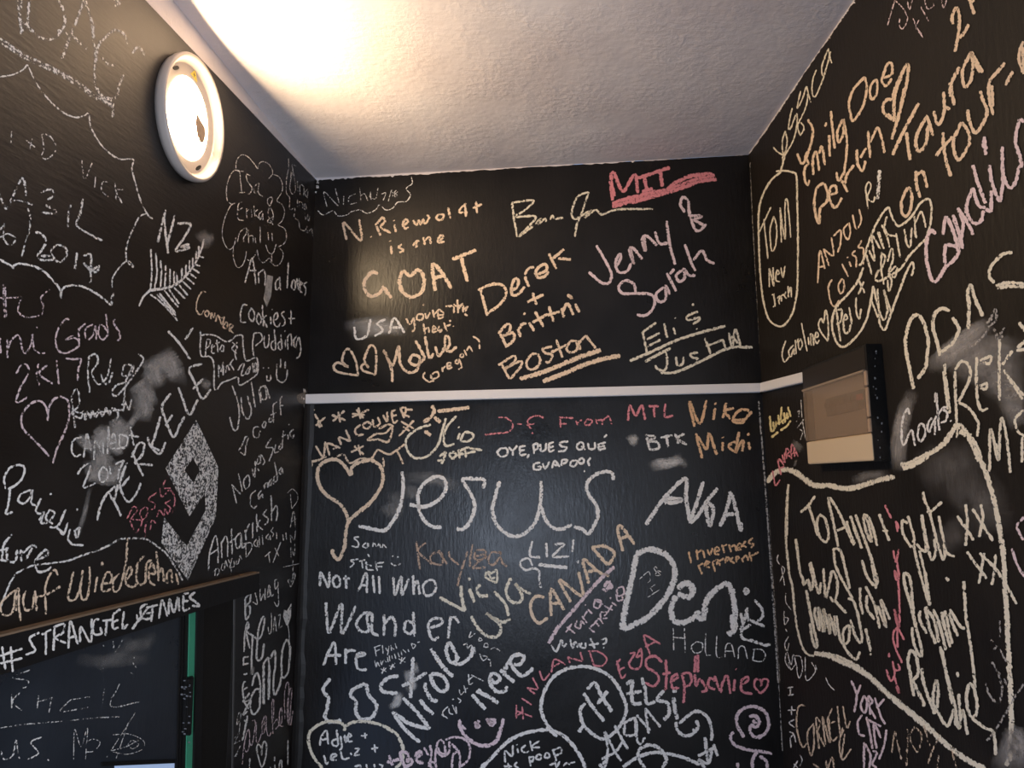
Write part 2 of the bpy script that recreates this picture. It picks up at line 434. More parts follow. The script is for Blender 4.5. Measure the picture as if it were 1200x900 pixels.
lamp = thing('wall_lamp', 'white oval wall lamp glowing warmly below the ceiling, cover missing', 'lamp', lc)
lamp.matrix_world = frame_on(PL, lc) @ Matrix.Diagonal((.76, 1, 1, 1))
R_ = lamp_r
print('LAMP radius', R_, 'centre', lc, 'ceil above', zt_CL)
base = lathe('housing', [(0, .0), (R_*.97, .0), (R_, .010), (R_, .020), (R_*.985, .023), (R_*.945, .023), (R_*.915, .019), (R_*.87, .006), (R_*.84, .004), (0, .004)], M['lamp_plastic'], lamp)
def glow(name, strength):
    m, nt, b = new_mat(name)
    b.inputs['Base Color'].default_value = (.7, .66, .6, 1)
    b.inputs['Emission Color'].default_value = (*LAMP_COLOR, 1); b.inputs['Emission Strength'].default_value = strength
    return m
led = lathe('led_board', [(R_*.27, .0055), (R_*.64, .0055), (R_*.655, .005), (R_*.655, .004)], glow('glowing_led_board', 16.0), lamp, smooth=False)
led['label'] = 'glowing white disc'
core = lathe('led_cluster', [(0, .0065), (R_*.27, .0065), (R_*.28, .0055)], glow('bright_led_cluster', LAMP_STRENGTH), led, smooth=False)
def flat_shape(name, pts, z0, z1, mat, parent):
    bm = bmesh.new(); prism(bm, [Vector((x*R_, y*R_, z1)) for x, y in pts], Vector((0, 0, z0-z1)))
    return from_bm(name, bm, mat, parent)
yl = plain('warning_yellow', (.75, .55, .05), .5); bk = plain('matt_black_mark', (.01, .01, .01), .6); tan = plain('tan_clip', (.36, .25, .17), .5)
wl = flat_shape('warning_label', [(-.02, .745), (.20, .70), (.11, .87)], .0038, .0052, yl, lamp); wl['label'] = 'yellow warning triangle with a black bolt'
flat_shape('bolt_symbol', [(.085, .82), (.065, .765), (.09, .765), (.075, .73), (.115, .78), (.09, .78)], .0052, .0056, bk, wl)
for cx, cy, an in ((-.48, .62, .5), (.42, -.66, .6)):
    pts = []
    for i in range(20):
        a = 2*math.pi*i/20; rr = .085*(1 - .45*abs(math.sin(a))**1.5)
        x, y = rr*1.15*math.cos(a), rr*.62*math.sin(a)
        pts.append((cx + x*math.cos(an) - y*math.sin(an), cy + x*math.sin(an) + y*math.cos(an)))
    sl = flat_shape('keyhole_slot', pts, .0038, .0053, bk, lamp); sl['label'] = 'dark mounting slot'
rp = flat_shape('rating_plate', [(-.30, -.74), (.02, -.86), (.04, -.80), (-.27, -.69)], .0038, .0052, plain('grey_print', (.45, .42, .38), .5), lamp)
cp = flat_shape('cable_clip', [(.14, .15), (.28, .08), (.44, .02), (.47, -.10), (.42, -.24), (.32, -.27), (.20, -.2), (.12, -.02)], .0064, .0125, tan, lamp); cp['label'] = 'tan clip over the glowing disc'
for x, y in ((-.16, .02), (.06, .26)):
    flat_shape('screw', [(x+.022*math.cos(a*math.pi/4), y+.03*math.sin(a*math.pi/4)) for a in range(8)], .0064, .0095, bk, lamp)
# ------------------------------------------------------------------ fuse box on the right wall
wt, wb = hit(1034, 398, PR), hit(1046, 549, PR)               # its near edge on the wall
best = None
for i in range(1, 160):
    t = i*.001
    p = wt + PR[1]*t; d = ROT.transposed() @ (p-EYE)
    px = 600 + F*d.x/-d.z
    if best is None or abs(px-1015) < best[0]: best = (abs(px-1015), t)
BT = best[1]
print('FUSE BOX depth', BT)
fx = Vector((-PR[1].y, PR[1].x, 0)); fx = fx if fx.y > 0 else -fx   # along the wall, away from the camera
def on_box(px, py, t):
    h_ = hit(px, py, PR, t); return h_
ptl = hit(940, 432, PR, BT); ptr = hit(1015, 404, PR, BT); pbl = hit(947, 544, PR, BT); pbr = hit(1025, 541, PR, BT)
O = (wt + wb)/2
s_near = ((ptr+pbr)/2 - O).dot(fx); s_far = ((ptl+pbl)/2 - O).dot(fx)
zt_, zb_ = (ptl.z + ptr.z)/2, (pbl.z + pbr.z)/2
print('box size', s_far-s_near, zt_-zb_)
box = thing('fuse_box', 'black wall mounted fuse box with a smoked flap over a cream front', 'fuse box', O + fx*((s_near+s_far)/2))
BXm = Matrix((fx, Vector((0, 0, 1)), PR[1])).transposed().to_4x4()   # local: X far, Y up, Z out
mid = (zt_+zb_)/2; ctr = O + fx*((s_near+s_far)/2); ctr.z = mid
box.matrix_world = Matrix.Translation(ctr) @ BXm
hw, hh = (s_far-s_near)/2, (zt_-zb_)/2
def bx(name, x0, x1, y0, y1, z0, z1, mat, parent=box, bevel=0):
    bm = bmesh.new()
    prism(bm, [Vector((x0, y0, z0)), Vector((x1, y0, z0)), Vector((x1, y1, z0)), Vector((x0, y1, z0))], Vector((0, 0, z1-z0)))
    if bevel: bmesh.ops.bevel(bm, geom=bm.edges[:], offset=bevel, segments=2, affect='EDGES')
    return from_bm(name, bm, mat, parent)
cream = plain('cream_plastic', (.66, .50, .32), .45, .4); blackp = plain('worn_black_gloss', (.006, .0055, .005), .35, .5, bump=(90, .4, .002))

def yy(px, py): return hit(px, py, PR, BT).z - mid
y_flap, y_cream = yy(941, 457.5), yy(946, 518)
# carcass: back, two sides, top, bottom, so the inside is a real recess behind the flap
bmb = bmesh.new()
def addb(x0, x1, y0, y1, z0, z1):
    prism(bmb, [Vector((x0, y0, z0)), Vector((x1, y0, z0)), Vector((x1, y1, z0)), Vector((x0, y1, z0))], Vector((0, 0, z1-z0)))
addb(-hw, hw, -hh, hh, 0, .008); addb(-hw, -hw+.005, -hh, hh, .008, BT); addb(hw-.004, hw, -hh, hh, .008, BT)
addb(-hw+.005, hw-.004, -hh, -hh+.004, .008, BT-.004); addb(-hw+.005, hw-.004, hh-.004, hh, .008, BT)
body = from_bm('body', bmb, blackp, box); body['label'] = 'worn black painted carcass'
bx('top_cover', -hw+.004, hw-.002, y_flap, hh-.003, BT-.012, BT+.0005, plain('black_gloss_brown_reflection', (.018, .012, .008), .35, .5), bevel=.001)  # black gloss lid with its brown reflection put into the colour
lo = bx('cream_panel', -hw+.001, hw-.0005, -hh+.001, y_cream, BT-.014, BT+.001, cream, bevel=.0015); lo['label'] = 'cream lower front panel'
inner = bx('inner_panel', -hw+.006, hw-.005, y_cream, y_flap, BT-.0185, BT-.017, plain('beige_inner', (.62, .46, .31), .5))
# breakers behind the flap
xs0, xs1 = -hw*.70, hw*.42
ym = (y_cream+y_flap)/2 + .008
nb = 7; wbk = (xs1-xs0)/nb
for i in range(nb):
    red = i == 0
    br = bx('breaker', xs0+i*wbk+.0006, xs0+(i+1)*wbk-.0006, ym-.016, ym+.018, BT-.017, BT-.0095, plain('breaker_body', (.06, .055, .05), .5))
    bx('toggle', xs0+i*wbk+.0015, xs0+(i+1)*wbk-.0015, ym+.000, ym+.010, BT-.0097, BT-.0065, plain('red_toggle', (.75, .04, .015), .4) if red else plain('black_toggle', (.015, .013, .012), .4), parent=br)
# smoked see-through flap
sm, nt, b = new_mat('smoked_clear_plastic')
b.inputs['Base Color'].default_value = (.36, .25, .165, 1); b.inputs['Alpha'].default_value = .50
b.inputs['Roughness'].default_value = .22; b.inputs['IOR'].default_value = 1.45
flap = bx('flap', -hw+.012, hw-.001, y_cream+.001, y_flap-.001, BT-.004, BT+.002, sm, bevel=.0008); flap['label'] = 'smoked translucent flap'
bx('flap_lip', -hw+.010, hw+.001, y_flap-.0035, y_flap+.001, BT-.004, BT+.0035, plain('pale_brown_edge', (.30, .22, .15), .4), parent=flap, bevel=.0008)
hl_ = (y_flap-y_cream)
hm = plain('tan_hinge', (.42, .28, .18), .45)
for f0, f1 in ((.02, .25), (.28, .74), (.77, .98)):
    bx('hinge', -hw+.0015, -hw+.0105, y_cream+hl_*(1-f1), y_cream+hl_*(1-f0), BT-.004, BT+.0025, hm, bevel=.0008)
# chipped paint flecks on the near side
rs = random.Random(11); bm = bmesh.new()
for k in range(15):
    z = rs.uniform(.01, BT-.006); y = rs.uniform(-hh, hh*.9); r0 = rs.uniform(.0006, .0020)
    pts = [Vector((-hw-.0006, y + 1.6*r0*math.sin(a)*rs.uniform(.5, 1), z + r0*math.cos(a)*rs.uniform(.5, 1))) for a in [i*math.pi/3 for i in range(6)]]
    prism(bm, pts, Vector((.0008, 0, 0)))
fl = from_bm('paint_chips', bm, plain('grey_chip', (.28, .27, .26), .6), body); fl['kind'] = 'stuff'; fl['label'] = 'pale chips in the black paint'
# ------------------------------------------------------------------ chips, drips and ragged paint edges on the walls
tile(0, 0, 1)
def ragged(wall, pts, depth, into, mat):
    """ragged lip of ceiling paint brushed over the top of a black wall"""
    P, off, par = SURF[wall]; rs = random.Random(len(pts)*7 + ord(wall))
    path = [q for a_, b_ in zip(pts, pts[1:]) for q in [(a_[0]+(b_[0]-a_[0])*i/60, a_[1]+(b_[1]-a_[1])*i/60) for i in range(60)]] + [pts[-1]]
    verts, faces = [], []; d = 0
    for i, (x, y) in enumerate(path):
        d = max(0.15, min(1.0, d*.6 + rs.uniform(-.1, .45))); k = depth*d*(2.2 if rs.random() < .04 else 1)
        verts += [hit(x-into[0]*1.5, y-into[1]*1.5, P, off+.0006), hit(x+into[0]*k, y+into[1]*k, P, off+.0006)]
        if i: j = len(verts)-4; faces.append((j, j+1, j+3, j+2))
    me = bpy.data.meshes.new('paint_edge'); me.from_pydata(verts, [], faces)
    o = link('paint_edge', me, mat, par()); o['label'] = 'ragged lip of white ceiling paint'
ragged('U', [(370, 210), (520, 201.5), (700, 190.5), (878, 180)], 2.4, (0, 1), M['ceiling'])
ragged('R', [(878, 180), (920, 118), (960, 59), (1001, 0), (1010, -14)], 2.6, (.83, .56), M['ceiling'])
ink('U', 'paint_chips', 'pale chipped paint in the upper corner', 'w', 4, .5, "370 212 374 214/371 217 373 221/369 224 371 226")
ink('R', 'paint_chips', 'pale chipped paint down the corner', 'g', 1.6, .45, "879 190 881 240 884 300 887 360 890 420/883 270 884 300/892 462 898 560 906 680 914 800/900 640 906 720")
ink('W', 'paint_chips', 'pale chipped paint along the edge of the board', 'g', 2.4, .6, "359 478 356 560 353 640/352 660 350 760 347 880/889 470 896 560 903 660 913 800 917 880/905 690 912 800")
ink('L', 'paint_chips', 'white paint splash where the rail ends', 'w', 4.5, .5, "353 466 357 467/356 455 358 460/357 474 360 480")
fill('L', 'chalk_smear', 'warm splash of pale dust at the rail end', 'o', .25, "347 464 358 458 358 474 350 472")
# ---- left wall: tile(x, y, zoom) then ink(wall, name, label, chalk, width, density, strokes)
tile(0,0,4)
ink('L','chalk_lettering','faint broad underlined capital letters high in the corner','w',3.6,.45,"85 -10 90 60 100 160/100 -10 95 90 130 120 95 150/140 -10 130 110 170 160 215 185 260 175 300 120 300 60 270 -10/395 -10 370 70 340 140 310 220 290 275/400 5 430 100 440 200 450 270/270 140 340 170 410 230/600 210 580 160 540 140 490 180 460 220 445 330 450 400 480 450 540 460 560 400 580 350/480 270 510 300 550 310/0 180 120 260 230 310 340 370 440 440 530 500/0 195 120 275 230 325 340 385 440 455 525 490/530 480 530 555/450 455 530 470/620 250 650 220 680 260/535 -5 560 15 530 30")
ink('L','chalk_cloud_outline','thin scalloped cloud line running down below the round lamp','w',2,.62,"0 360 60 350 110 325 130 305 150 350 190 420 250 490 310 535 360 550 400 540 415 530 425 590 460 660 510 715 560 745 625 748 618 790 635 860 645 900 670 965 695 1010 717 1026/688 1000 655 1015 632 1056 608 1112 592 1168 596 1224 624 1252 616 1232 592 1224 552 1264 528 1304 526 1348")
ink('L','chalk_lettering','small capital with a plus sign','w',1.8,.5,"55 615 50 680/120 655 165 690/150 650 140 700/195 625 205 700 195 735 220 745 255 715 260 680 235 640 195 625")
tile(0,140,5)
ink('L','chalk_lettering','four small pale capitals slanting downwards','w',1.7,.45,"480 240 495 350 540 255/560 335 555 400/640 370 605 365 595 410 620 445 640 450/675 370 680 470/720 410 680 420 715 490")
ink('L','chalk_lettering','large chalk capitals above the four digits','w',3,.5,"-10 430 15 480 40 520 90 420 130 345 150 400 150 470/80 475 130 480 190 500/240 430 290 410 320 440 280 470/260 500 320 530 320 550 240 545/415 500 400 560 400 630/485 465 470 550 450 620 520 670 600 710")
ink('L','chalk_lettering','chalk year of four digits','w',3,.62,"200 660 240 670 270 715 240 770 220 800 250 825 320 820/240 800 310 800/330 735 300 770 320 820 355 835 390 800 385 755 350 735 330 735/450 780 440 880/490 800 530 790 535 850 530 960/490 840 530 880 580 860 560 895 490 845")
ink('L','chalk_lettering','broken ring and a loop beside the year','w',2.6,.45,"0 650 30 610 20 690 60 740 90 700 50 670 0 690/160 520 175 560 175 640 150 720 125 810")
ink('L','chalk_lettering','two bold capitals above the fern drawing','w',3,.7,"970 530 945 630 925 720/960 560 970 660 985 785/1025 560 1000 660 975 740/1040 610 1115 615 1080 690 1030 770 1110 750 1060 745 1110 730")
tile(0,300,5)
ink('L','chalk_cloud_outline','lower scalloped cloud line under the year','w',2.8,.7,"-5 20 60 55 75 75 78 60 110 45 180 55 240 80 300 130 350 195 355 245 362 200 400 175 470 175 540 205 600 245 650 285 655 250 665 215")
ink('L','chalk_fern','silver fern leaf drawn in chalk','w',2.2,.75,"815 295 840 240 880 200 950 190 1030 165 1090 110 1140 50 1180 -40 1195 -100/820 285 845 235 885 205 950 195 1030 170 1095 112 1145 45/880 200 890 100 885 0 885 -40/905 190 920 100 912 -20/940 185 945 100 940 25/965 180 970 110 970 55/995 175 995 75/1020 165 1020 90/1040 155 1035 95/1065 130 1065 70/1090 110 1090 50/1110 90 1110 25/1130 60 1130 10/1150 20 1150 -30/1165 -10 1165 -60/880 225 930 260 1000 330 1040 380/920 225 1030 350/930 215 1030 335/960 200 1045 300/990 195 1050 280/1020 185 1085 250/1050 170 1100 230/1070 150 1120 195/1090 125 1140 165/1110 100 1150 130/1130 75 1170 100/1145 50 1175 60/1165 0 1195 10")
ink('L','chalk_lettering','two pinkish letters at the picture edge','p',2.4,.5,"30 165 32 260 38 360/20 165 22 260 28 360/0 245 60 245 130 240/130 240 105 310 130 350 180 358 240 345/290 195 245 235 240 260 255 290 245 345")
ink('L','chalk_lettering','pinkish two word line of handwriting','p',2.4,.6,"0 480 5 570/40 490 45 600/40 560 70 490 110 465 130 540 150 570 185 510 190 460 200 540 230 570 265 568/213 415 218 425/405 375 385 370 345 420 325 490 340 550 380 570 430 550 465 520 440 480 385 490 430 465/460 420 465 500/460 430 500 395/545 400 500 430 510 490 545 465 560 410 565 490/630 440 590 400 575 450 600 490 635 460/620 340 635 465/675 370 665 390 700 450 705 480 685 498")
ink('L','chalk_lettering','pink short code of two digits a letter and a digit','p',2.5,.6,"95 690 130 635 165 650 160 700 120 770 95 850 125 850 160 825/225 630 215 700 230 760/275 640 230 690 310 750/330 610 345 750/385 600 440 605 475 605 460 660 455 730")
ink('L','chalk_lettering','pale scrawled word with a looping tail','w',2.6,.6,"520 590 515 690 525 800/520 590 560 575 575 620 540 680 570 750 600 740 630 700 650 600/590 690 610 745 640 740 660 680/780 640 730 640 720 700 770 690 780 640 740 730 730 820 725 880/735 740 680 760 655 800 680 820 730 770 790 690 835 620 835 590 810 575")
tile(0,430,5)
ink('L','chalk_lettering','dense wavy scribbled word','w',2.6,.62,"440 360 430 270 420 180 445 130 465 170 460 230 420 270 470 300 490 260 500 310 510 260 530 300 540 255 560 300 580 250 600 290 620 240 640 280 660 240 690 270 680 310 655 315/740 200 720 260/770 190 755 250 740 220 710 220/440 260 520 280 620 260 720 250")
ink('L','chalk_heart','pink heart outline','p',2.7,.66,"280 315 275 250 245 205 200 205 150 245 125 300 135 360 180 410 240 470 290 525/280 315 285 250 310 195 350 175 395 195 405 250 400 320 370 400 330 490 310 565")
ink('L','chalk_smear','wide grey worm shaped rubbed out smear','g',20,.85,"945 -100 985 -40 1015 20 1030 60 1020 100/925 -80 940 -20 960 40/900 -50 900 20 930 60/860 10 900 60 930 130/800 90 830 130/790 110 850 170 860 240/790 160 840 230 820 320/760 300 800 330/740 310 700 350 650 400/720 340 700 420 640 460/640 350 600 420 560 500/580 470 600 560 620 640/550 540 560 620 660 630 670 540/480 480 530 420/700 420 640 500")
ink('L','chalk_smear','thin grey finger wipe above the speech bubble','g',5,.5,"530 700 515 760 495 860 470 940 455 1010")
ink('L','chalk_lettering','chalk word CANADA over the grey smear','w',2.4,.72,"480 410 430 430 420 490 445 525 475 510/490 530 500 450 510 395 535 490/495 480 530 470/550 545 560 430 600 520 605 440/630 510 635 350 640 440 650 480/640 480 665 390 685 475/645 450 680 440/700 395 705 470 740 460 745 410 700 395/765 350 775 420 785 460/755 400 815 410/650 480 740 475")
ink('L','chalk_lettering','year of four chalk digits below the word','w',2.5,.7,"455 630 480 590 525 565 520 620 490 705 560 680/600 585 580 630 595 675 630 650 625 600 600 585/640 580 650 630/675 570 725 550 700 600 690 660")
ink('L','chalk_lettering','bold capitals climbing steeply up beside the filled diamond','w',2.9,.8,"570 900 590 810 630 740 690 690/640 740 680 810 710 875/690 690 670 780/745 560 710 650 705 710 750 790 800 740 825 680/715 700 760 640/775 500 800 560 840 640/770 530 810 450 845 455 830 520 790 560 830 570 895 575/940 290 910 400 885 470/865 410 880 460 935 510 970 440/890 470 935 490/1000 155 950 230 970 310 1015 410 1050 350 1080 290/970 345 1010 280/1045 120 1075 200 1110 280 1160 190/1185 -20 1110 10 1140 90 1185 185 1235 130/1130 130 1190 70/985 -210 1050 -140 1115 -45/1130 -230 1085 -160")
tile(0,560,5)
ink('L','chalk_lettering','small dark pink capitals in brackets left of the diamond','r',2,.55,"745 240 780 170 805 190 770 240 830 250 820 290 795 320 760 250/850 170 820 200 835 245 860 220 865 180 850 170/920 85 870 125 905 150 905 180 885 185/935 60 950 110 990 70/985 -10 960 30 960 60 1000 60/860 255 850 300 850 350/880 305 890 250 925 275/920 230 935 190 960 220 965 180 985 215/1000 130 970 150 1000 180 980 215/1000 70 1025 120 1010 210")
ink('L','chalk_speech_bubble','long flat arch line over the greeting','w',2.6,.62,"0 765 40 660 80 580 120 545 190 515 300 500 400 485 480 455 560 430 640 395 700 360 760 355 830 355 870 365 920 400 970 440 1020 510 1070 600")
ink('L','chalk_lettering','German goodbye greeting in peach handwriting','o',2.8,.7,"110 650 60 680 5 740 15 800 60 800 80 760 90 680 110 650 110 750 125 850/95 690 95 780/150 660 135 720 150 775 190 760 200 680/205 660 215 780/340 570 320 540 285 580 265 650 265 720 270 800/210 700 280 680 355 635/430 550 410 640 400 710 440 710 470 640 485 540/470 640 480 710 510 700 525 600 525 520/570 580 555 670/597 490 600 520/600 620 650 610 650 560 620 560 595 640 610 665 650 650/700 560 665 600 665 660 690 660 715 600 740 480 745 350/735 600 770 560 765 520 740 560 740 620 780 640 810 610/805 500 800 600 830 625/805 500 845 455/890 480 860 500 855 550 850 610 820 630/880 560 910 560 890 500 870 560 880 610 910 630/915 430 925 520 930 605/930 560 950 530 960 610/975 560 980 620/975 570 1000 540 1010 615/1030 560 1045 625")
ink('L','chalk_lettering','white word ending at the speech bubble line','w',3,.66,"70 330 20 400 10 490/-10 430 50 410/40 420 45 480 90 490 100 420/120 420 125 490/130 440 190 395 215 410/150 480 190 410/220 480 280 450 270 420 225 460 205 500 225 550 280 540 300 520/0 480 50 490")
ink('L','chalk_lettering','white handwriting running downhill','w',2.8,.72,"30 50 25 0 60 -60 120 -75 145 -50 125 10 80 50 40 65 30 50/60 65 50 150 35 210 75 200/180 70 130 90 105 130 140 150 180 110 190 70 185 150 210 160/240 120 210 190 230 210 260 200/230 250 260 200 240 260 280 260 320 210 290 190 270 240 310 270/290 290 340 280 385 185/350 300 370 330 400 260/330 290 380 330/410 300 400 360 430 390 490 395/470 290 440 310 450 350 470 290/295 90 298 100/450 180 452 192")
tile(0,0,1)
fill('L','chalk_diamond_emblem','large hatched white chalk diamond emblem with a small dark diamond in it','w',.5,"230 492 194 549 216 551 226 537/194 549 222 605 227 566 216 551/222 605 240 578 234 550 227 566/230 492 226 537 234 550 240 578 256 548/240 578 241 598 253 606 256 548/241 598 219 640 220 680 253 606/219 640 192 606 189 636 220 680")
tile(200,160,6.667)
ink('L','chalk_cloud_outline','thin cloud with scalloped edge around three lines','w',1.3,.6,"510 250 515 190 550 145 600 155 650 210 680 250 690 215 720 195 770 220 795 270 790 300 765 330/790 295 840 310 870 360 870 430 830 500 870 530 890 590 870 660 840 690 890 720 905 780 890 830 840 865/535 265 490 270 450 340 435 430 445 500 480 530 500 520 470 540 430 620 405 720 410 810 450 880 490 860 510 790/490 866 490 946 520 1021 560 1006 585 946 590 896/585 946 620 971 660 926 675 886 690 956 725 986 770 951 790 976/775 976 820 1011 860 986 880 916 850 866")
ink('L','chalk_lettering','three lines of thin handwriting with a smiley inside the cloud','w',1.4,.6,"520 270 570 272/540 275 555 435/535 440 580 435/620 305 590 295 600 350 635 400 620 445 605 450/685 360 650 400 655 440 680 430 690 365 685 440 720 468/565 510 530 530 525 640 570 655/530 575 565 555/590 560 595 635/590 590 610 570/630 570 634 630/650 540 660 640/680 570 655 600 690 640/715 580 690 610 700 650 720 600 720 655/800 690 760 600 795 490 775 475 755 510 800 600 790 670 755 660 800 625/520 830 540 750 590 715 590 760 570 790 575 830/605 730 610 830/610 780 640 775 645 830/660 790 665 830/700 705 700 830/760 750 765 810/790 750 795 815/740 840 765 905 800 910 825 840/790 920 790 975")
ink('L','chalk_lettering','thin cramped cloud and names squeezed into the corner','w',1.2,.5,"920 170 920 250 905 340 905 440 930 480 930 570 970 560 965 630 1000 660 1010 720 1050 735 1065 700 1070 755 1100 720 1110 780/980 230 945 220 955 260 940 330 930 400 950 450 975 420 970 340 945 260 930 430/990 340 995 430/1012 460 1010 380 1040 390 1040 465/1070 410 1050 440 1070 480 1072 420/990 490 990 550/1008 560 1005 510 1030 520 1030 570/1050 520 1040 560 1060 570 1050 520/1050 600 1055 650 1070 610 1075 660 1090 620")
ink('L','chalk_smear','small grey smear right of the two bold capitals','g',12,.42,"230 730 260 800 320 860/280 760 310 830")
tile(200,290,6.667)
ink('L','chalk_lettering','chalk message about loving cookies and pudding with smileys','w',1.9,.72,"580 275 610 170 635 85 655 190 665 290/600 180 670 180/685 190 690 280/690 200 725 175 740 230 735 300/850 240 820 270 825 330 855 300 850 230 858 335/920 120 910 320/955 250 945 310 970 330 975 270 955 250/985 240 1000 330 1005 240/1010 300 1030 280 1015 265 1010 340 1030 350/1065 270 1040 290 1055 320 1050 375/600 450 565 450 545 520 550 580 590 585/630 470 610 530 640 580 655 520 630 470/685 510 670 560 690 600 710 560 685 510/715 450 725 620/750 530 725 560 755 625/780 540 785 600/788 480 792 490/805 570 835 550 830 510 805 540 810 600 840 620 855 590/890 500 865 520 890 560 890 600 870 615/940 490 940 600/920 555 970 555/650 670 640 770 650 860/650 670 700 670 715 720 660 770/730 690 735 780 765 760 768 680/810 640 820 790 795 795 785 750 815 720/860 680 870 790 845 790 840 750 865 730/895 720 895 780/890 650 896 660/915 800 915 700 940 680 945 770/985 690 960 730 975 780 1000 700 1015 780 1010 840 980 870/722 938 728 944/762 938 768 944/750 1000 755 1040 780 1035 780 995/830 910 830 1020 870 1055 905 1020 910 955/860 870 858 945/895 890 893 945")
fill('L','chalk_smear','pale rubbed letter tail above the cookies line','w',.55,"740 320 755 215 800 225 785 380 750 465 725 400")
ink('L','chalk_lettering','pale name over an orange smudge above the jagged box','o',2,.7,"275 350 245 345 205 420 205 500 235 525 260 490/280 490 265 520 285 540 300 510 280 490/315 560 315 510 340 550 345 510/350 580 370 530 400 600 420 540/360 540 410 550/430 580 410 620 435 630 445 590 430 580/460 660 460 600 490 610 465 640 490 670")
ink('L','chalk_box_outline','jagged hand drawn box around two small lines','w',2,.72,"230 650 235 700 230 800 245 850 300 850 330 880 340 950 340 1090 360 1110 400 1060 460 1035 525 1015 540 1075 640 1020 680 970 680 890 660 860 590 885 570 800 565 760 560 690 510 690 480 720 430 735 350 690 280 680 220 690")
ink('L','chalk_lettering','two tiny lines of handwriting inside the jagged box','w',1.8,.72,"280 730 270 850/280 720 310 720 300 770 275 790/320 790 340 770 325 760 320 820 345 825/360 720 370 820/350 750 385 740/400 760 385 800 410 810 415 770 400 760/480 740 520 780 500 820 515 880/520 740 480 790 520 830/375 1020 375 920 395 970 410 900 410 1000/430 980 440 920 460 960/450 930 490 870/465 910 495 960/525 960 550 920 575 910 550 1000 580 990/600 950 585 990 610 980 620 930 600 950/640 900 645 980/660 900 650 940 670 980 670 910 660 900")
tile(200,410,6.667)
ink('L','chalk_lettering','tall name beneath the jagged box','w',2,.72,"480 280 520 390 535 500 520 620 490 620 460 525/550 370 560 480 600 540 630 480 600 360/630 250 645 350 660 450/690 310 705 415/740 280 700 300 715 385 750 370 740 280 775 380")
ink('L','chalk_smear','small grey rub mark on the climbing capitals','g',9,.5,"245 230 275 270 255 310/280 250 290 290")
ink('L','chalk_lettering','slanted white lines ending in Nova Scotia Canada','w',1.8,.66,"530 790 555 750 585 680 605 690 590 740 580 820 545 800/690 600 650 610 645 670 680 685 700 630/735 555 715 590 730 610 745 570 735 555/775 530 765 560 795 560 785 530/830 405 800 440 805 570/780 510 825 490/870 360 855 400 862 510/850 440 885 430/785 690 745 760 800 770 770 870/820 740 810 800 845 795/860 730 845 770 870 765 880 630/865 680 900 660/915 660 920 700/960 620 930 650 950 690 965 660/922 580 926 588/695 820 670 890 700 880 705 820 735 870 720 900/655 880 660 895/480 1057 515 1202/475 1052 550 1132/530 967 560 1107/600 977 570 1027 585 1087 615 1057 615 997 600 977/635 927 655 997 662 867/680 927 690 947/665 1097 625 1137 625 1207 650 1237 675 1212/710 1097 685 1132 690 1167 715 1127 720 1157/730 1047 735 1087/730 1057 755 1037 760 1077/790 1007 765 1042 775 1067 800 1017 805 1052/835 967 805 997 815 1032 835 997 810 877/865 917 845 952 860 972 870 927 880 972")
tile(200,540,6.667)
ink('L','chalk_lettering','thin name with letters stacked downwards by the corner','w',1.2,.6,"935 260 945 375/915 250 950 220 990 260 985 320 945 375/935 520 960 395 975 520/940 480 985 450/940 640 935 580 965 620 975 545/940 755 940 680 965 740 970 650/880 830 1020 800/955 775 955 865/955 890 975 890 955 880 955 910")
ink('L','chalk_lettering','white name above the words Dallas TX','w',1.9,.75,"295 855 305 720 350 585 370 690 370 800/310 730 370 690/395 630 400 760/395 650 430 590 445 640 445 750/475 530 480 730/460 640 510 600/545 560 510 600 515 680 545 660 550 570 560 680 590 650/580 540 590 620/585 560 615 490/640 480 640 605/670 415 675 555/700 460 680 500 720 540/750 380 725 420 760 450 750 490 730 500/785 270 790 470/790 400 825 350 835 400 825 470")
ink('L','chalk_lettering','small words Dallas TX in white chalk','w',1.6,.75,"585 640 590 755/570 650 625 640 635 680 595 750/670 610 650 650 675 670 680 620 690 675/690 590 695 660/715 580 720 655/765 570 745 600 765 615 775 580 780 620/800 520 785 550 805 570 795 595/825 560 830 610/735 750 780 710/765 725 775 795/815 680 845 745/860 635 800 795/875 575 882 625/900 560 905 615")
ink('L','chalk_lettering','tiny two line scrawl at the ledge','w',1.4,.65,"350 840 345 900/330 870 370 840 380 870 360 900/405 800 395 850 420 850 415 805 405 800/425 835 430 780 445 830/450 770 465 800 480 760 460 840/470 830 475 870/470 830 490 830/495 780 495 830/515 780 510 810 530 800 525 775/535 790 540 740 555 770")
tile(250,660,7.5)
ink('S','chalk_lettering','four letter word with tails near the top of the strip','w',1.5,.75,"405 185 385 155 355 210 375 290 385 360 345 340/410 225 415 330 440 270 455 320 455 220/490 190 480 240 475 300 495 290 495 200 510 290 530 270/560 140 540 150 545 230 570 190 570 165 570 270 575 350 560 380 535 340")
ink('S','chalk_heart','tiny open heart near the top corner of the strip','w',1.3,.65,"680 210 655 150 670 140 685 170 710 85 720 110 700 170 680 210")
ink('S','chalk_lettering','bold capitals stacked down the strip edge','w',2.2,.8,"280 310 325 270 320 340 285 370 320 380 320 440 285 490 280 310/270 780 275 640 300 520 310 560 290 610 320 750/265 830 310 820/265 890 310 880/265 830 265 900/265 980 300 970/285 1040 260 1060 265 1180 300 1170/270 1110 300 1090/320 1140 260 1220 320 1210 260 1330 300 1300/270 1220 310 1280/300 1340 285 1420 255 1560/270 1380 300 1400")
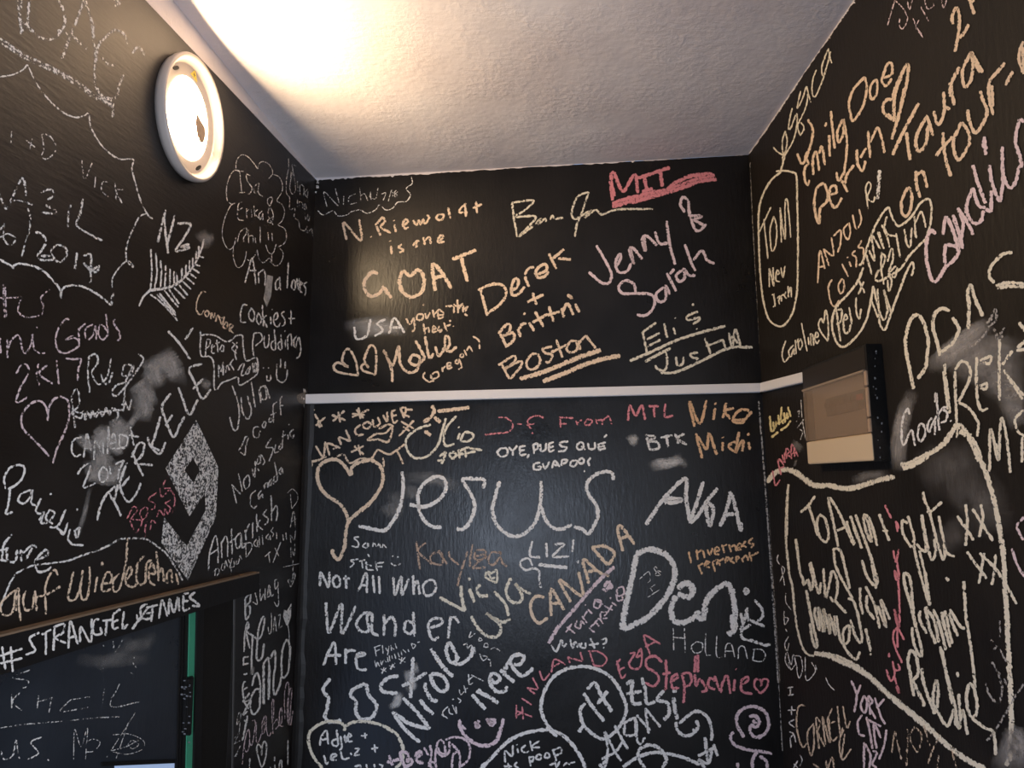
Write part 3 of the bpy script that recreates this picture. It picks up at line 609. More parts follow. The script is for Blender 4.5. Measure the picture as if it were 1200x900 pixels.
ink('S','chalk_lettering','tall looping letters down the strip','w',2.4,.82,"290 600 350 640 400 665 430 610 450 500 440 470 410 530 390 630 385 720 380 830 395 855 430 820 445 705/345 640 340 760 335 880 345 980/440 890 480 830 490 890/500 840 540 770 545 900 530 1000 530 1130 545 1155 580 1080 600 990/440 890 440 1240/445 900 447 1240/490 890 485 1200/495 900 490 1190/340 1080 360 1000 385 965 405 1020 410 1100 370 1110 330 1190 330 1290 355 1330 400 1280 410 1190 410 1100/600 990 600 820 620 720 650 670 670 720 675 760 665 900 655 960 620 1010 600 990")
ink('S','chalk_smear','short rubbed stroke in the tall looping letters','g',4,.6,"345 900 340 980/350 910 335 990")
ink('S','chalk_lettering','three small capitals beside the filled heart','w',1.4,.7,"480 560 490 620 510 590 510 435/525 610 540 470 555 600/525 550 555 540/570 460 590 450 575 570 605 550")
fill('S','chalk_heart','small filled heart on a long stem','w',.8,"640 545 613 470 622 405 645 420 686 350 682 470 655 550")
ink('S','chalk_heart_stem',None,'w',1.3,.7,"655 545 665 600 668 680")
ink('S','chalk_lettering','pink looping name low on the strip','l',1.5,.62,"255 1770 265 1640 285 1520 310 1460 320 1540 310 1630 290 1660 270 1620/335 1400 350 1380 370 1400 345 1580 330 1600 315 1560/380 1400 375 1540 390 1580 420 1510 460 1340 430 1400 430 1500 455 1460 465 1350 470 1480 490 1520 510 1480/525 1500 515 1350 515 1220 530 1200 530 1320 520 1420 560 1370 575 1420 545 1460/560 1440 600 1400 600 1270 580 1330 590 1430 620 1430/630 1370 625 1150 650 1045 665 1100 650 1250 650 1340 665 1420 680 1250 690 1100 665 1150 660 1360 680 1420 700 1300 710 1430")
ink('S','chalk_heart','open heart below the pink name','w',1.9,.78,"425 1690 420 1620 395 1590 380 1630 400 1720 425 1790 455 1730 468 1610 450 1565 430 1600 425 1685")
ink('S','chalk_lettering','loose upright strokes at the foot of the strip','w',1.7,.72,"320 1715 320 1830/540 1700 538 1740/500 1790 510 1850/540 1770 545 1850/570 1820 590 1735 600 1730 605 1850/655 1555 655 1770")
ink('S','chalk_lettering','thin sideways scrawl at the edge of the strip','w',1.2,.55,"205 1420 215 1340 235 1310 240 1360 210 1420/235 1400 225 1500/185 1540 230 1490 190 1580 235 1560 180 1590/190 1700 240 1600/185 1700 220 1690 200 1670")
tile(0,675,4)
ink('B','chalk_lettering','hash sign and a bold chalk word along the lintel','w',3,.85,"10 330 25 440/50 330 60 450/0 375 105 340/0 410 105 385/185 265 140 290 150 320 165 350 120 370/195 275 240 250/215 265 215 370/250 350 255 240/250 240 300 225 295 265 260 290 310 315/320 340 330 215 365 320/325 290 360 280/375 310 380 240 425 310 430 200/465 200 440 215 440 270 475 270 470 240/480 210 530 205/500 210 495 280/530 180 530 245 555 240/530 180 565 155/530 215 555 205/580 165 575 245 600 225/640 180 650 210 690 150/660 190 620 250/690 130 660 150 665 195 700 200 710 175 685 175/685 150 740 135/715 150 710 215/745 200 760 115 785 190/790 180 795 110 815 170 835 100 840 165/860 85 860 160 890 150/860 85 885 80/860 120 885 115/915 75 890 100 915 120 935 140 900 140")
ink('D','chalk_lettering','faint capitals and a long underline on the door','w',1.9,.42,"155 435 60 475 130 490 125 520 90 525/55 555 55 620/95 545 60 590 120 645/180 560 175 620/245 545 230 640/180 590 245 570/330 580 285 635 415 615/330 580 425 565/490 525 480 600/560 505 520 610 655 590/0 712 120 695 300 680 450 665 560 660/530 305 540 355 575 295/480 320 488 330/630 370 625 410 640 430/470 440 485 432/480 487 495 483/610 452 625 460/555 458 563 463")
ink('D','chalk_lettering','row of three initials groups low on the door','w',2,.6,"5 820 20 860 60 840 75 770 85 830/195 755 145 780 180 830 130 860/88 848 93 856/222 860 230 865")
ink('D','chalk_lettering','thin initials with an overlapping triangle and oval','w',1.3,.5,"345 860 350 720 380 800 410 710 400 870/400 790 430 765 470 780 440 820 400 825/500 850 635 640/545 855 600 690/530 745 600 740 670 770 670 810 600 835 530 825/520 820 590 800 650 770/600 790 620 770 650 790 620 810 600 790")
ink('D','chalk_smear','grey wiped patch near the top of the door','g',14,.22,"350 390 480 400 620 390 720 380/450 430 560 370 700 280/560 300 660 330 730 260")
# ---- back wall, above the rail
tile(360,190,5)
ink('U','chalk_lettering','thin name and short date in the upper left corner of the back wall','w',1.4,.55,"115 260 100 175 185 255 165 155/215 190 212 250/285 185 245 205 250 245 295 235/308 150 315 225/310 200 335 185 355 225/370 170 375 220/375 185 365 200 400 215 415 150/430 190 460 180 445 225/495 160 475 230/500 175 503 208/520 165 508 185 530 195 515 205 510 190 530 175 520 165")
ink('U','chalk_cloud_outline','thin scalloped line under the corner name and date','w',1.5,.62,"62 285 95 310 150 285 180 315 230 310 260 290 310 280 350 300 400 280 425 250 460 280 500 270 530 235 580 230 605 190 580 155 615 125 610 85")
ink('U','chalk_lettering','peach line of writing above the word GOAT','o',3,.82,"230 455 215 355 315 460 305 335/372 435 376 440/430 430 400 360/400 370 440 325 455 350 430 380 490 415/510 365 520 410/508 340 510 345/560 375 590 350 575 335 560 365 575 390 595 380/620 340 640 370 655 340 665 365 680 335 690 360 715 325 700 310/770 305 755 330 785 340 800 310 770 305/825 265 840 330/930 240 890 290 940 295/925 250 930 320/990 230 995 300/970 270 1025 245/490 490 495 540/485 460 487 465/555 480 535 500 565 515 540 530/620 490 640 465 660 460/640 465 640 505/680 440 690 485/690 460 715 440 725 480/765 465 800 440 780 430 765 470 805 465")
ink('U','chalk_lettering','large peach chalk word GOAT','o',4.6,.88,"415 655 380 645 340 690 335 740 370 785 420 770 450 725/440 725 495 795/560 635 605 665 640 635 665 640 685 690 670 760 610 790 560 760 540 700 560 635/750 755 735 600 790 650 845 740/745 680 810 660/850 570 990 515/905 560 920 630 940 700")
tile(360,330,5)
ink('U','chalk_lettering','small peach scribbled phrase between the word GOAT and the smeared word USA','o',2.6,.8,"580 215 600 250 625 210/625 210 630 270 615 295/650 190 640 220 670 225 680 195 650 190/690 185 700 215 720 180/680 130 684 140/735 165 745 210/745 190 775 165/760 200 800 190 770 165 770 215 800 205/810 145 900 140/860 130 860 185/880 105 885 185/890 160 910 130 915 180/915 165 940 145 930 165 925 190 940 200/680 245 690 310/690 280 710 270 715 300/730 280 755 275 740 260 735 295 760 290/775 260 765 285 790 280 775 300/800 240 820 290/800 270 840 250/835 225 840 235/855 260 858 266")
ink('U','chalk_lettering','smudged white chalk word USA','w',3.2,.8,"275 265 290 335 350 315 370 220/460 220 410 245 430 265 440 290 395 320/480 305 510 215 570 300/500 270 545 270")
ink('U','chalk_smear','soft white smudge around the word USA','w',12,.26,"210 270 300 250 420 230 520 240/250 320 380 290 500 280 590 295/300 280 400 265 560 270")
ink('U','chalk_heart','left one of two peach hearts side by side','o',3,.86,"300 550 180 530 155 495 185 475 240 500 205 465 225 400 255 405 285 470 300 550")
ink('U','chalk_heart','right one of two peach hearts side by side','o',3,.86,"400 545 325 520 320 490 345 485 360 505 335 460 365 380 390 380 405 430 400 545")
ink('U','chalk_lettering','bold peach name with a bracketed word under it','o',3.6,.86,"500 590 490 500 450 405 500 490 535 380 545 480 590 530 640 520 660 450 620 430 600 470 640 490 690 450/635 345 670 410 690 450/690 320 715 445 740 420/750 380 770 435 800 400/790 400 830 380 830 330 810 320 810 390 840 410 875 380")
ink('U','chalk_lettering','small peach bracketed word sloping upwards','o',2.4,.84,"690 530 680 560 710 585 745 580/750 530 725 550 735 570 770 555 765 530 750 530/790 500 795 530/790 515 810 495/820 495 845 490 840 475 820 480 825 510 850 500/880 455 865 475 885 480 890 455 905 500 885 515/905 420 895 440 915 440 910 420/920 400 935 435/935 405 950 380 970 410/970 320 1005 345 1010 395")
tile(550,270,5)
ink('U','chalk_lettering','peach name plus name in the middle of the upper back wall','o',3.6,.88,"65 345 85 420 105 500/50 350 120 320 180 315 215 350 205 400 160 450 95 490/240 360 280 330 285 290 265 285 245 340 255 380 290 370 325 330/325 270 350 330/325 260 345 225 380 215/395 260 450 235 450 200 420 205 390 240 400 275 440 270 465 240/465 135 510 225/555 110 490 165/520 165 595 170/340 420 435 375/370 365 395 435/180 605 220 685/170 605 220 550 240 560 230 600 195 620 255 600 260 640 220 680/285 575 300 625/290 580 310 550 335 545/350 540 380 590/318 485 328 492/385 475 435 565/370 540 460 490/465 445 495 535/450 500 530 475/540 455 555 510/545 480 570 430 585 440 610 495/620 430 645 480/575 375 600 400 590 380")
ink('U','chalk_lettering','peach chalk place name above thick underlines','o',3.2,.86,"190 785 235 870/170 790 260 735 265 770 210 810 300 765 300 800 240 870/365 725 335 770 345 810 385 810 415 770 400 725 365 725/485 680 430 695 450 720 485 730 470 770 445 770/510 640 545 745/480 715 570 670/590 650 570 690 590 715 630 700 625 650 590 650/640 645 650 700/645 660 680 620 700 640 740 690")
ink('U','chalk_underline','pair of thick peach underlines under the word Boston','o',5.5,.9,"295 870 400 840 520 795 640 745 770 700/430 885 550 840 680 785 800 750 885 735")
tile(580,180,4)
ink('U','chalk_lettering','thin cream signature under the crossed red capitals','y',3,.7,"80 230 90 310 105 390/80 230 180 220 140 265 100 295 190 295 150 350 110 390 180 340/190 330 215 305 205 330 235 305 240 320/260 310 270 290 280 305 320 300/440 180 410 270 385 330 375 390/440 180 390 200 360 270 370 305 400 295 450 265 420 300 470 265 500 285 560 265 620 260 740 260")
ink('U','chalk_lettering','thick red pink three letter chalk capitals','r',4.4,.92,"550 220 545 110 560 95 600 175 655 100 670 185/700 105 710 170/670 115 730 95/690 180 740 165/730 95 820 65/775 85 785 155/540 120 560 200")
ink('U','chalk_underline','thick red pink scribbled underline','r',4.8,.88,"550 235 650 215 760 185 860 150 950 120 1030 100/550 250 700 205 850 170 960 130 1040 120/570 225 700 190 800 170 840 140 920 105 1020 95/640 230 780 190 900 150")
ink('U','chalk_lettering','pale pink pair of names and an ampersand','l',3.5,.9,"475 430 510 490 545 560 535 605 500 605 440 555/570 530 590 490 585 470 565 510 580 555 620 550 640 510/635 440 650 515 630 450 650 445 690 495/700 390 705 455 690 405 710 385 760 430/750 365 770 420 810 420/805 315 820 430 845 520/660 650 650 610 610 595 580 625 600 655 670 655 730 660 750 690 735 735 700 760 665 755/790 625 755 660 770 695 800 680 800 620 820 660/805 560 850 645/820 565 840 540/880 545 850 570 865 600 890 580 885 540 910 570 940 570/890 425 920 510 940 550/930 500 970 455 995 500 1030 515/890 275 870 240 880 205 905 220 910 270 935 350 960 360 990 330/905 290 970 295 935 310 990 340")
tile(680,270,5)
ink('U','chalk_lettering','cream pair of names between underlines at the lower right','y',3,.84,"365 590 390 715/360 600 445 540/390 640 465 600/395 680 470 640/490 545 510 630/545 570 560 610/555 512 558 516/655 430 665 440/690 475 630 500 630 525 700 510 690 530 660 550/680 575 685 580/495 700 510 760 495 820 450 810 440 790/560 740 570 790 600 780 605 740/690 715 645 725 660 745 690 750 680 760/730 630 765 725/735 680 840 640/835 640 850 690/870 600 890 680 910 580 940 680/885 620 925 660")
ink('U','chalk_underline','cream underlines around the last pair of names','y',3.6,.86,"290 765 420 710 560 645 700 600 850 560/380 770 450 730 530 690/470 835 560 830 700 770 820 710 900 685 1010 685")
# ---- back wall, below the rail
tile(300,400,4)
ink('W','chalk_lettering','chalk word VANCOUVER inside a peach cloud','o',2.8,.86,"280 490 315 540 325 470/345 535 335 480 395 500/360 505 380 495/400 485 390 450 440 465 420 415/490 390 465 415 475 440 505 435/520 375 500 395 520 410 540 390 520 375/545 365 555 400 580 385 570 355/595 345 615 375 615 330/635 330 645 380 665 370/635 330 655 320/640 350 660 345/675 310 695 360/675 315 700 310 700 335 690 340 720 355/700 320 735 320")
ink('W','chalk_cloud_outline','peach cloud outline with a tail arch around a city name','o',2.8,.8,"275 320 250 340 245 440 245 550 280 560 330 540/262 565 255 610 245 640/265 320 255 335/380 540 410 530 440 570 490 550 540 550 570 510 620 530 660 510 700 480/595 545 600 590/660 510 690 575/520 465 560 435 605 430 640 400 620 470 570 460 525 465/575 410 620 390 645 400")
ink('W','chalk_star','group of small peach star bursts in the cloud','o',2.8,.86,"275 340 310 400/325 355 280 395/290 370 300 405/355 345 420 370/385 330 395 380/415 325 360 375/450 340 510 345/480 310 490 365/530 320 450 355/470 320 505 360/680 375 740 410/740 370 670 445/690 400 720 420/460 490 505 530/480 485 490 535/505 490 445 520")
ink('W','chalk_heart','large peach heart with a long hooked tail','o',4.4,.9,"445 630 420 590 380 555 330 560 295 590 290 650 320 710 390 760 420 800 435 845/445 630 450 590 490 565 550 560 590 600 590 670 540 750 470 810 435 845 420 900 415 960 390 1020 370 1010 358 990 362 975")
ink('W','chalk_lettering','cream rounded name with an orange stroke over it','y',3.2,.85,"820 390 760 410 710 450 705 500 740 545 800 540 850 490 870 430 890 360/940 350 895 400 880 450 890 490 930 480/945 460 955 430/950 400 953 405/975 430 960 465 1000 465 1020 440 990 425 975 430/860 540 890 520 870 575/850 560 885 555/905 530 920 550 940 530 920 520 905 530/950 510 955 550/945 515 1000 495/945 535 975 525/980 510 985 545/1000 500 1060 510/980 525 1030 515")
ink('W','chalk_dash','orange dash and ticks over the cream name','o',4.6,.9,"850 328 920 320 1000 310/785 380 820 355 835 325 825 300/835 355 865 380/790 420 820 440")
ink('W','chalk_lettering','large rounded cursive five letter chalk word','w',4.6,.86,"685 610 690 680 680 760 650 830 605 885 550 880 480 865/720 765 790 775 860 740 890 690 880 645 840 635 785 670 760 720 765 790 790 840 830 870 870 870/1065 690 1070 650 1020 645 970 650 1010 720 1025 780 1000 850 970 880 940 878/1142 655 1118 740 1108 790 1128 860 1180 905 1216 914 1260 900 1310 845 1335 750 1335 655/1330 760 1360 840 1395 876 1440 878 1480 858/1675 650 1670 620 1640 610 1590 625 1550 670 1560 720 1595 770 1600 830 1560 900 1530 880 1490 870")
ink('W','chalk_smear','soft dusty smudge around the first two large letters','w',14,.16,"690 640 760 640 860 650 960 690/690 700 740 710 760 740/640 700 660 780 640 850/600 760 640 820")
tile(540,460,5)
ink('W','chalk_lettering','dark pink initials and a word near the white rail','r',2.4,.66,"220 145 270 150 305 190 280 230 200 240 140 248/330 185 358 183/490 150 440 135 395 160 395 195 415 210/385 190 430 182/580 140 585 205/575 145 660 150/580 185 620 183/675 165 685 195/680 180 710 160/740 155 725 185 755 190 770 165 740 155/790 155 800 185/800 165 825 160 830 190/830 165 865 140 885 185/415 235 425 242")
ink('W','chalk_lettering','small chalk phrase OYE PUES QUE GUAPO','w',2.8,.88,"235 325 215 350 235 375 270 365 270 330 235 325/280 320 305 340 330 310/305 340 305 370/345 315 350 365 385 360/345 318 380 312/345 340 375 335/400 360 390 385/425 300 430 360/425 305 450 300 450 325 430 340/465 300 470 340 495 335 500 295/515 300 520 345 550 335/515 300 545 290/515 322 545 315/630 285 580 295 590 315 620 320 610 340 570 345/700 290 680 310 690 335 720 325 715 295 700 290/705 315 730 335/745 295 755 330 785 325 785 290/805 300 810 335 850 325/805 305 850 290/810 318 845 312/855 245 840 265/465 410 430 420 430 450 465 450 470 435 450 435/480 415 495 445 520 405/535 445 550 400 580 435/545 425 570 425/590 430 595 395 625 400 600 420/650 400 640 425 670 430 680 400 650 400/700 385 690 410 715 415 720 390 700 385/760 380 745 405 755 430/720 460 728 462")
tile(700,460,5)
ink('W','chalk_lettering','dark pink capitals MTL under the rail','r',3,.85,"180 165 190 75 225 135 260 75 280 160/300 80 360 80/330 80 335 145/400 65 395 140 445 135")
ink('W','chalk_lettering','smudged white capitals BTK','w',3.4,.75,"290 260 310 330 360 325 350 290 300 285 340 260 280 250/370 265 440 250/405 255 415 320/455 240 475 300/510 240 470 270 525 305")
ink('W','chalk_smear','small white rub marks around the smudged capitals','w',8,.5,"180 250 210 290 230 310/200 250 235 290/300 430 360 410 430 400 500 370/310 440 400 430 480 400 530 440/330 400 420 420 510 400")
ink('W','chalk_lettering','thick orange pair of names below the rail at the right corner','a',3.6,.9,"570 200 540 55 600 180 640 45/690 90 680 160/690 60 695 70/755 60 735 150/800 90 750 110 780 155/890 105 840 100 800 140 800 170 850 175 880 140 905 110/800 160 860 160/615 385 585 260 640 330 655 240 700 365/575 240 590 270/735 290 732 345/735 260 737 266/810 285 770 310 780 330 810 350/830 230 810 350 830 310 855 280 850 345/885 290 895 335/880 240 890 250")
ink('W','chalk_lettering','large bold white letters AKA','w',5,.88,"285 775 340 690 400 610 515 505 520 620 545 765/390 630 440 620 495 630 440 645 390 640/620 520 590 620 545 760/545 765 590 720 640 640 705 560/640 660 640 700 660 780 680 680 640 640/720 785 750 710 780 600/775 580 800 640 840 810/740 720 800 710/840 760 845 815")
tile(360,540,5)
ink('W','chalk_lettering','two small white names and a tiny smiley under the hook of the heart','w',2.2,.78,"310 445 275 450 300 480 295 505 260 500/345 480 325 500 350 510 355 480 360 510/385 505 390 480 410 505 420 485 430 510/440 510 445 490 465 510/355 545 365 565/300 575 255 585 275 600 250 625/305 590 340 580/320 585 325 630/345 590 350 635 390 640/345 610 380 615/400 590 410 645/410 600 450 595/410 620 440 620/500 555 502 562/530 560 532 568/490 600 520 615 550 600")
ink('W','chalk_lettering','faded brownish orange name above the small yellow heart','b',3,.62,"640 470 650 560 660 635/695 480 650 530 730 605/770 535 725 550 730 595 790 605 790 540 770 530 820 605/830 530 840 570 890 610/940 530 910 620 890 690 880 740/970 490 955 570 955 630/990 560 1030 550 1050 560 1020 580 985 575 985 530 1040 525 1040 560 970 625 1050 625/1140 540 1080 540 1060 590 1090 610 1130 560 1130 530 1140 590 1170 620")
ink('W','chalk_heart','tiny yellow scribbled heart','y',3,.8,"1050 650 1045 680 1075 700 1110 710 1110 640 1080 660 1060 650 1080 690 1100 680")
ink('W','chalk_lettering','white chalk words Not All Who','w',3.2,.84,"75 735 80 655 125 740 130 650/170 670 150 700 165 740 190 730 190 690 170 670/225 670 230 750/210 690 250 690/300 765 345 660 350 775/310 730 350 730/385 670 395 775/420 675 425 780/505 680 515 785 550 680 555 785 595 690/620 670 625 785/625 740 645 705 660 785/710 700 680 730 690 785 730 785 755 745 740 700 710 700")
ink('W','chalk_lettering','cream name in two parts curling past the tiny yellow heart','y',4,.84,"775 800 850 840 925 880/900 730 905 800 925 880/950 750 980 830/945 685 955 700/1015 725 995 755 1010 790 1060 790/960 910 1000 980 1060 1030 1120 1025 1130 960 1050 895 1100 925 1150 945 1190 925/1180 910 1160 840 1095 765/1190 690 1165 760 1190 820 1240 830 1260 790 1220 720 1250 750 1310 780/1200 700 1185 690")
tile(360,670,5)
ink('W','chalk_lettering','large white chalk word Wander','w',3.8,.78,"110 180 115 270 130 355 200 190 205 360 285 200/380 240 330 245 290 300 310 345 360 345 350 260 380 250 380 350 420 375/450 250 450 375/450 310 490 265 515 300 515 380/620 235 630 380/620 300 580 290 570 340 600 365 625 340/720 330 780 310 790 280 740 275 710 310 720 370 740 400 770 380/840 260 825 390/830 290 860 265 890 300")
ink('W','chalk_lettering','white chalk word Are','w',3.6,.84,"95 550 130 460 160 420 170 545/110 490 200 490/225 450 225 540/225 480 250 460 285 465/285 500 330 490 340 480 300 480 285 520 300 570 350 575")
ink('W','chalk_lettering','white chalk word Lost with a smudged end','w',4.6,.84,"135 625 95 680 100 710 125 740 115 800 105 850 130 880 200 870/340 655 270 690 255 725 285 760 285 820 310 860 370 860 405 810 400 770 360 720 345 655/535 610 480 620 435 660 440 700 490 710 530 710/620 500 615 600 605 740/555 670 620 640 700 590")
ink('W','chalk_smear','grey smudge on the end of the word Lost','w',7,.5,"560 600 610 600 620 680 570 680/590 580 590 660/530 700 520 760 480 805/545 700 530 770 490 790/630 530 640 600")
ink('W','chalk_lettering','thin name with Washington DC and three stars beneath','w',1.5,.8,"395 440 405 495/390 445 430 430/398 468 425 455/440 430 445 480/460 445 470 465 480 435 470 490/490 430 495 465/495 445 510 455/515 420 525 450/395 520 405 560 410 530 425 555/430 520 435 545 445 520/450 515 465 530/470 500 475 530/480 490 485 525/495 490 500 510/510 480 520 510/530 470 540 500/550 465 555 490/560 455 580 475/590 455 597 470/610 420 620 450 635 430 610 420/645 415 660 410/430 570 465 585/450 560 440 600/465 560 435 595/480 550 515 560/500 540 490 575/515 535 485 570/535 510 575 530/555 500 548 540/575 500 540 540")
ink('W','chalk_lettering','bold white name climbing up to the right','w',4.8,.87,"500 820 570 920 660 1000/510 825 600 890 720 920/560 740 640 820 720 920/660 750 700 800 740 835/690 650 695 690 730 750 765 755/720 600 740 660 780 700 815 690 820 650 790 610 760 600 725 600/725 450 790 550 855 615/830 410 815 460 840 530 880 510 850 440 830 410/850 530 900 540 960 490 970 440")
ink('W','chalk_lettering','two tiny faint lines at the end of the climbing bold name','w',1.7,.66,"960 350 950 385 985 360/1010 385 1005 405 1025 400 1010 385/1040 420 1035 440 1060 440 1055 420 1040 420/915 430 935 420 940 450 960 430 975 460/980 440 985 480/1010 480 1030 520 1055 500 1020 490/1050 510 1080 520/1075 520 1075 555/1075 455 1100 445 1130 465")
ink('W','chalk_lettering','small thin name written vertically up the wall','w',1.8,.68,"785 835 825 860/800 850 795 820 825 790/830 800 835 830 855 835/850 780 875 830 870 790/850 750 860 745/880 740 900 755 890 770/890 690 900 720 920 700/915 660 930 710/920 690 945 680/945 600 950 660 970 650/960 605 1035 640/940 640 975 610")
ink('W','chalk_lettering','white chalk word here','w',4.8,.86,"965 720 1010 770 1045 805/990 700 1060 730 1120 770/1000 690 1020 700/1070 620 1100 650 1130 630 1110 600 1080 600 1070 650 1110 700 1160 700 1170 670/1130 575 1180 620 1215 645/1150 590 1180 530 1200 520/1210 545 1250 540 1270 500 1240 485 1200 500 1190 530 1220 580 1260 610 1310 580 1320 560")
tile(500,610,5)
ink('W','chalk_lettering','small white name in capitals with an exclamation mark','w',3,.84,"620 120 605 205 670 215/700 130 705 215/750 140 805 140 740 210 835 210/860 110 855 185/880 245 890 235 885 250")
ink('W','chalk_dash','short white underline','w',4.4,.88,"655 258 740 268 825 275")
ink('W','chalk_curl','white question mark shaped curl','w',3,.82,"620 265 600 225 560 230 550 265 580 290 630 280 660 300 660 350 670 395")
ink('W','chalk_lettering','orange and white chalk word CANADA climbing diagonally','o',4,.86,"690 450 640 445 610 490 620 560 660 600 710 570/730 560 725 420 740 410 805 525/735 490 780 480/845 480 780 350 910 440 890 300/950 370 920 230 1005 300 1070 325/945 300 1000 290/970 160 1060 260/965 160 1040 150 1100 190 1080 240 1060 260/1150 180 1120 60 1140 35 1220 140/1125 110 1180 90")
ink('W','chalk_line','long pale lilac diagonal line','l',4.6,.86,"715 720 760 640 820 570 880 500 940 430 1010 350 1100 270")
ink('W','chalk_lettering','pale lilac pair of words below the diagonal line','l',2.4,.82,"820 625 870 660/815 655 850 605/880 585 870 620 900 630 905 590 925 610/910 560 940 600/920 565 940 530/945 520 970 545/928 492 932 498/985 470 980 505 1010 510 1020 470 985 465 1035 490/950 630 985 655/960 625 990 600 1010 620/985 600 1010 575 1035 605/1040 560 1055 540 1020 540 1025 575 1060 570/1040 500 1090 525/1060 540 1085 495/1085 480 1115 500/1075 450 1080 460/1110 430 1120 470 1150 460 1140 440/1120 395 1150 390 1155 430 1120 440 1115 400")
ink('W','chalk_heart','small filled pink heart beside the lilac words','l',4,.9,"1030 400 1050 410 1075 370 1060 360 1040 390/1050 400 1085 390 1075 365")
ink('W','chalk_lettering','small white word what with a question mark','w',2.8,.8,"730 730 760 765 790 700 800 740 820 720/840 695 855 745 870 710 885 745/890 720 905 740/910 715 900 740 930 745 930 715/960 690 985 750/950 730 1010 720/1020 700 1050 690 1050 715 1030 725/1035 742 1040 748")
tile(680,600,5)
ink('W','chalk_lettering','very large thick white name ending at the right corner','w',7.2,.88,"330 250 300 400 265 560 245 690/325 250 390 220 460 230 530 280 555 360 530 450 470 540 390 620 250 690/570 480 640 500 660 450 620 415 570 450/560 490 535 560 545 630 600 650 660 620 700 580/680 610 720 620 740 520 800 450 860 420 885 450/885 450 905 560 905 680 865 720/890 600 900 700")
ink('W','chalk_lettering','cursive letter end and long tail beside the very large white name','w',4,.8,"1020 515 1060 560 1070 610 1040 640/990 630 1080 670/980 560 960 640 940 690 1000 660/940 590 950 650/970 570 985 640/945 690 950 740 1010 755 1080 780 1115 775/955 470 970 450 985 470 960 480")
ink('W','chalk_lettering','tiny thin initials inside the large letter','w',1.4,.6,"345 395 400 350 410 400 395 415/450 360 430 325 445 320 450 345 440 370 470 370 450 345 475 350/400 450 440 425/395 500 465 455/410 445 435 480")
ink('W','chalk_lettering','two orange lines near the right edge of the back wall','a',2.7,.82,"635 230 650 300/680 220 690 280/685 240 715 225 730 270/745 220 760 250 775 210/790 235 815 220 800 205 785 240 815 250/830 190 845 240/840 200 860 190/870 190 885 235/885 205 905 195 915 230/920 215 945 200 930 185 915 215 945 220/970 170 950 195 975 205/1010 150 985 180 1015 190 1000 210/690 310 715 365/695 315 720 300/735 310 760 295 740 290 730 315 760 325/775 290 790 350/780 290 805 280 800 310/810 280 820 315/815 290 840 270/850 290 875 275 855 265 850 300/895 265 880 285 905 300/910 280 930 270 915 260 915 295/945 270 955 295/950 275 970 255 985 285/990 235 1005 290/985 265 1045 235")
ink('W','chalk_lettering','thin grey chalk word HOLLAND','w',1.7,.68,"545 675 548 810/610 680 615 825/545 735 615 740/680 760 650 790 670 825 710 815 715 770 680 760/735 710 735 830 765 838/800 725 798 840 830 850/848 850 855 780 885 775 905 850/850 815 895 815/925 860 930 795 960 790 980 860/1020 805 1010 870/1010 805 1060 805 1085 840 1065 875 1000 868")
tile(520,720,5)
ink('W','chalk_lettering','thin dark pink letters spelling FINLAND on an arc','r',2.3,.8,"425 530 425 610/460 540 465 615/425 565 520 600/420 600 465 570/455 490 515 530/485 430 540 470/485 430 550 440/520 370 555 435/560 330 585 385 620 345/630 340 650 265 715 295/645 305 680 285/725 250 740 285/725 250 810 275/800 220 815 275/855 220 880 300/845 215 910 220 955 260 930 300 880 300")
ink('W','chalk_lettering','dark pink initials beside the arc lettering','r',2.8,.84,"1015 270 1040 370 1070 350/1010 300 1035 260/1020 330 1060 310/1090 230 1120 225 1100 260 1085 290 1110 320 1150 310 1160 260 1155 200 1130 250 1160 235/1210 235 1175 125 1270 175/1180 190 1240 160")
ink('W','chalk_ring','large white ring around a bold number','w',4.4,.86,"640 690 590 620 570 540 590 450 640 370 720 320 820 305 920 330 990 380 1040 460 1070 550 1040 640 990 700 930 730 860 690 815 640 800 560 830 520")
ink('W','chalk_lettering','bold white number 17 inside the ring','w',4.6,.88,"820 460 870 540 940 625/840 440 885 400 920 470 985 570/900 525 960 450/790 690 820 650")
ink('W','chalk_lettering','bold white word at the ring with dotted last letter','w',4.4,.86,"1070 410 1105 390 1100 450 1110 520 1160 520/1070 465 1160 450/1160 370 1180 440 1190 520 1240 510/1290 445 1250 500 1310 520 1320 580 1290 620/1345 485 1355 560 1370 615/1340 450 1365 450")
ink('W','chalk_lettering','white slanted name under the ring lettering','w',3.4,.84,"920 900 950 880 960 780 945 690 1000 800 1040 860/925 850 1010 800 1050 740/1000 650 1050 740 1080 790/1050 640 1120 610 1130 690 1100 710 1060 700 1060 640/1120 600 1130 720 1150 760 1180 720/1130 590 1210 680/1180 550 1200 700/1180 550 1270 660")
ink('W','chalk_face','pink smiling face with filled eyes','l',4.6,.88,"90 620 110 690 170 750 240 770 300 750 330 690 350 610/340 650 320 720/180 630 210 655 190 660 205 620/250 610 280 650 300 620 260 620 290 645")
ink('W','chalk_ring','white arch over a small note','w',4.6,.86,"225 900 290 830 370 750 460 700 560 680 630 680 700 710 760 770 810 850 830 900/600 660 665 715/215 930 225 890 250 870")
ink('W','chalk_lettering','small white note inside the arch','w',2.6,.82,"360 870 360 800 400 830 405 765/430 785 437 812/428 762 430 766/480 765 455 790 475 810 500 800/505 740 520 800/560 740 515 775 565 780/350 890 400 890/375 870 385 905/430 865 415 885 440 900/500 830 510 890/500 840 525 835 520 860 505 865/550 820 540 845 565 850 570 825 550 820/600 810 590 835 615 840 615 815 600 810/640 790 660 860/635 800 680 780 690 810 650 830/650 860 660 895 680 860/620 885 650 870/700 890 720 870 740 880/740 870 770 865")
tile(690,720,5)
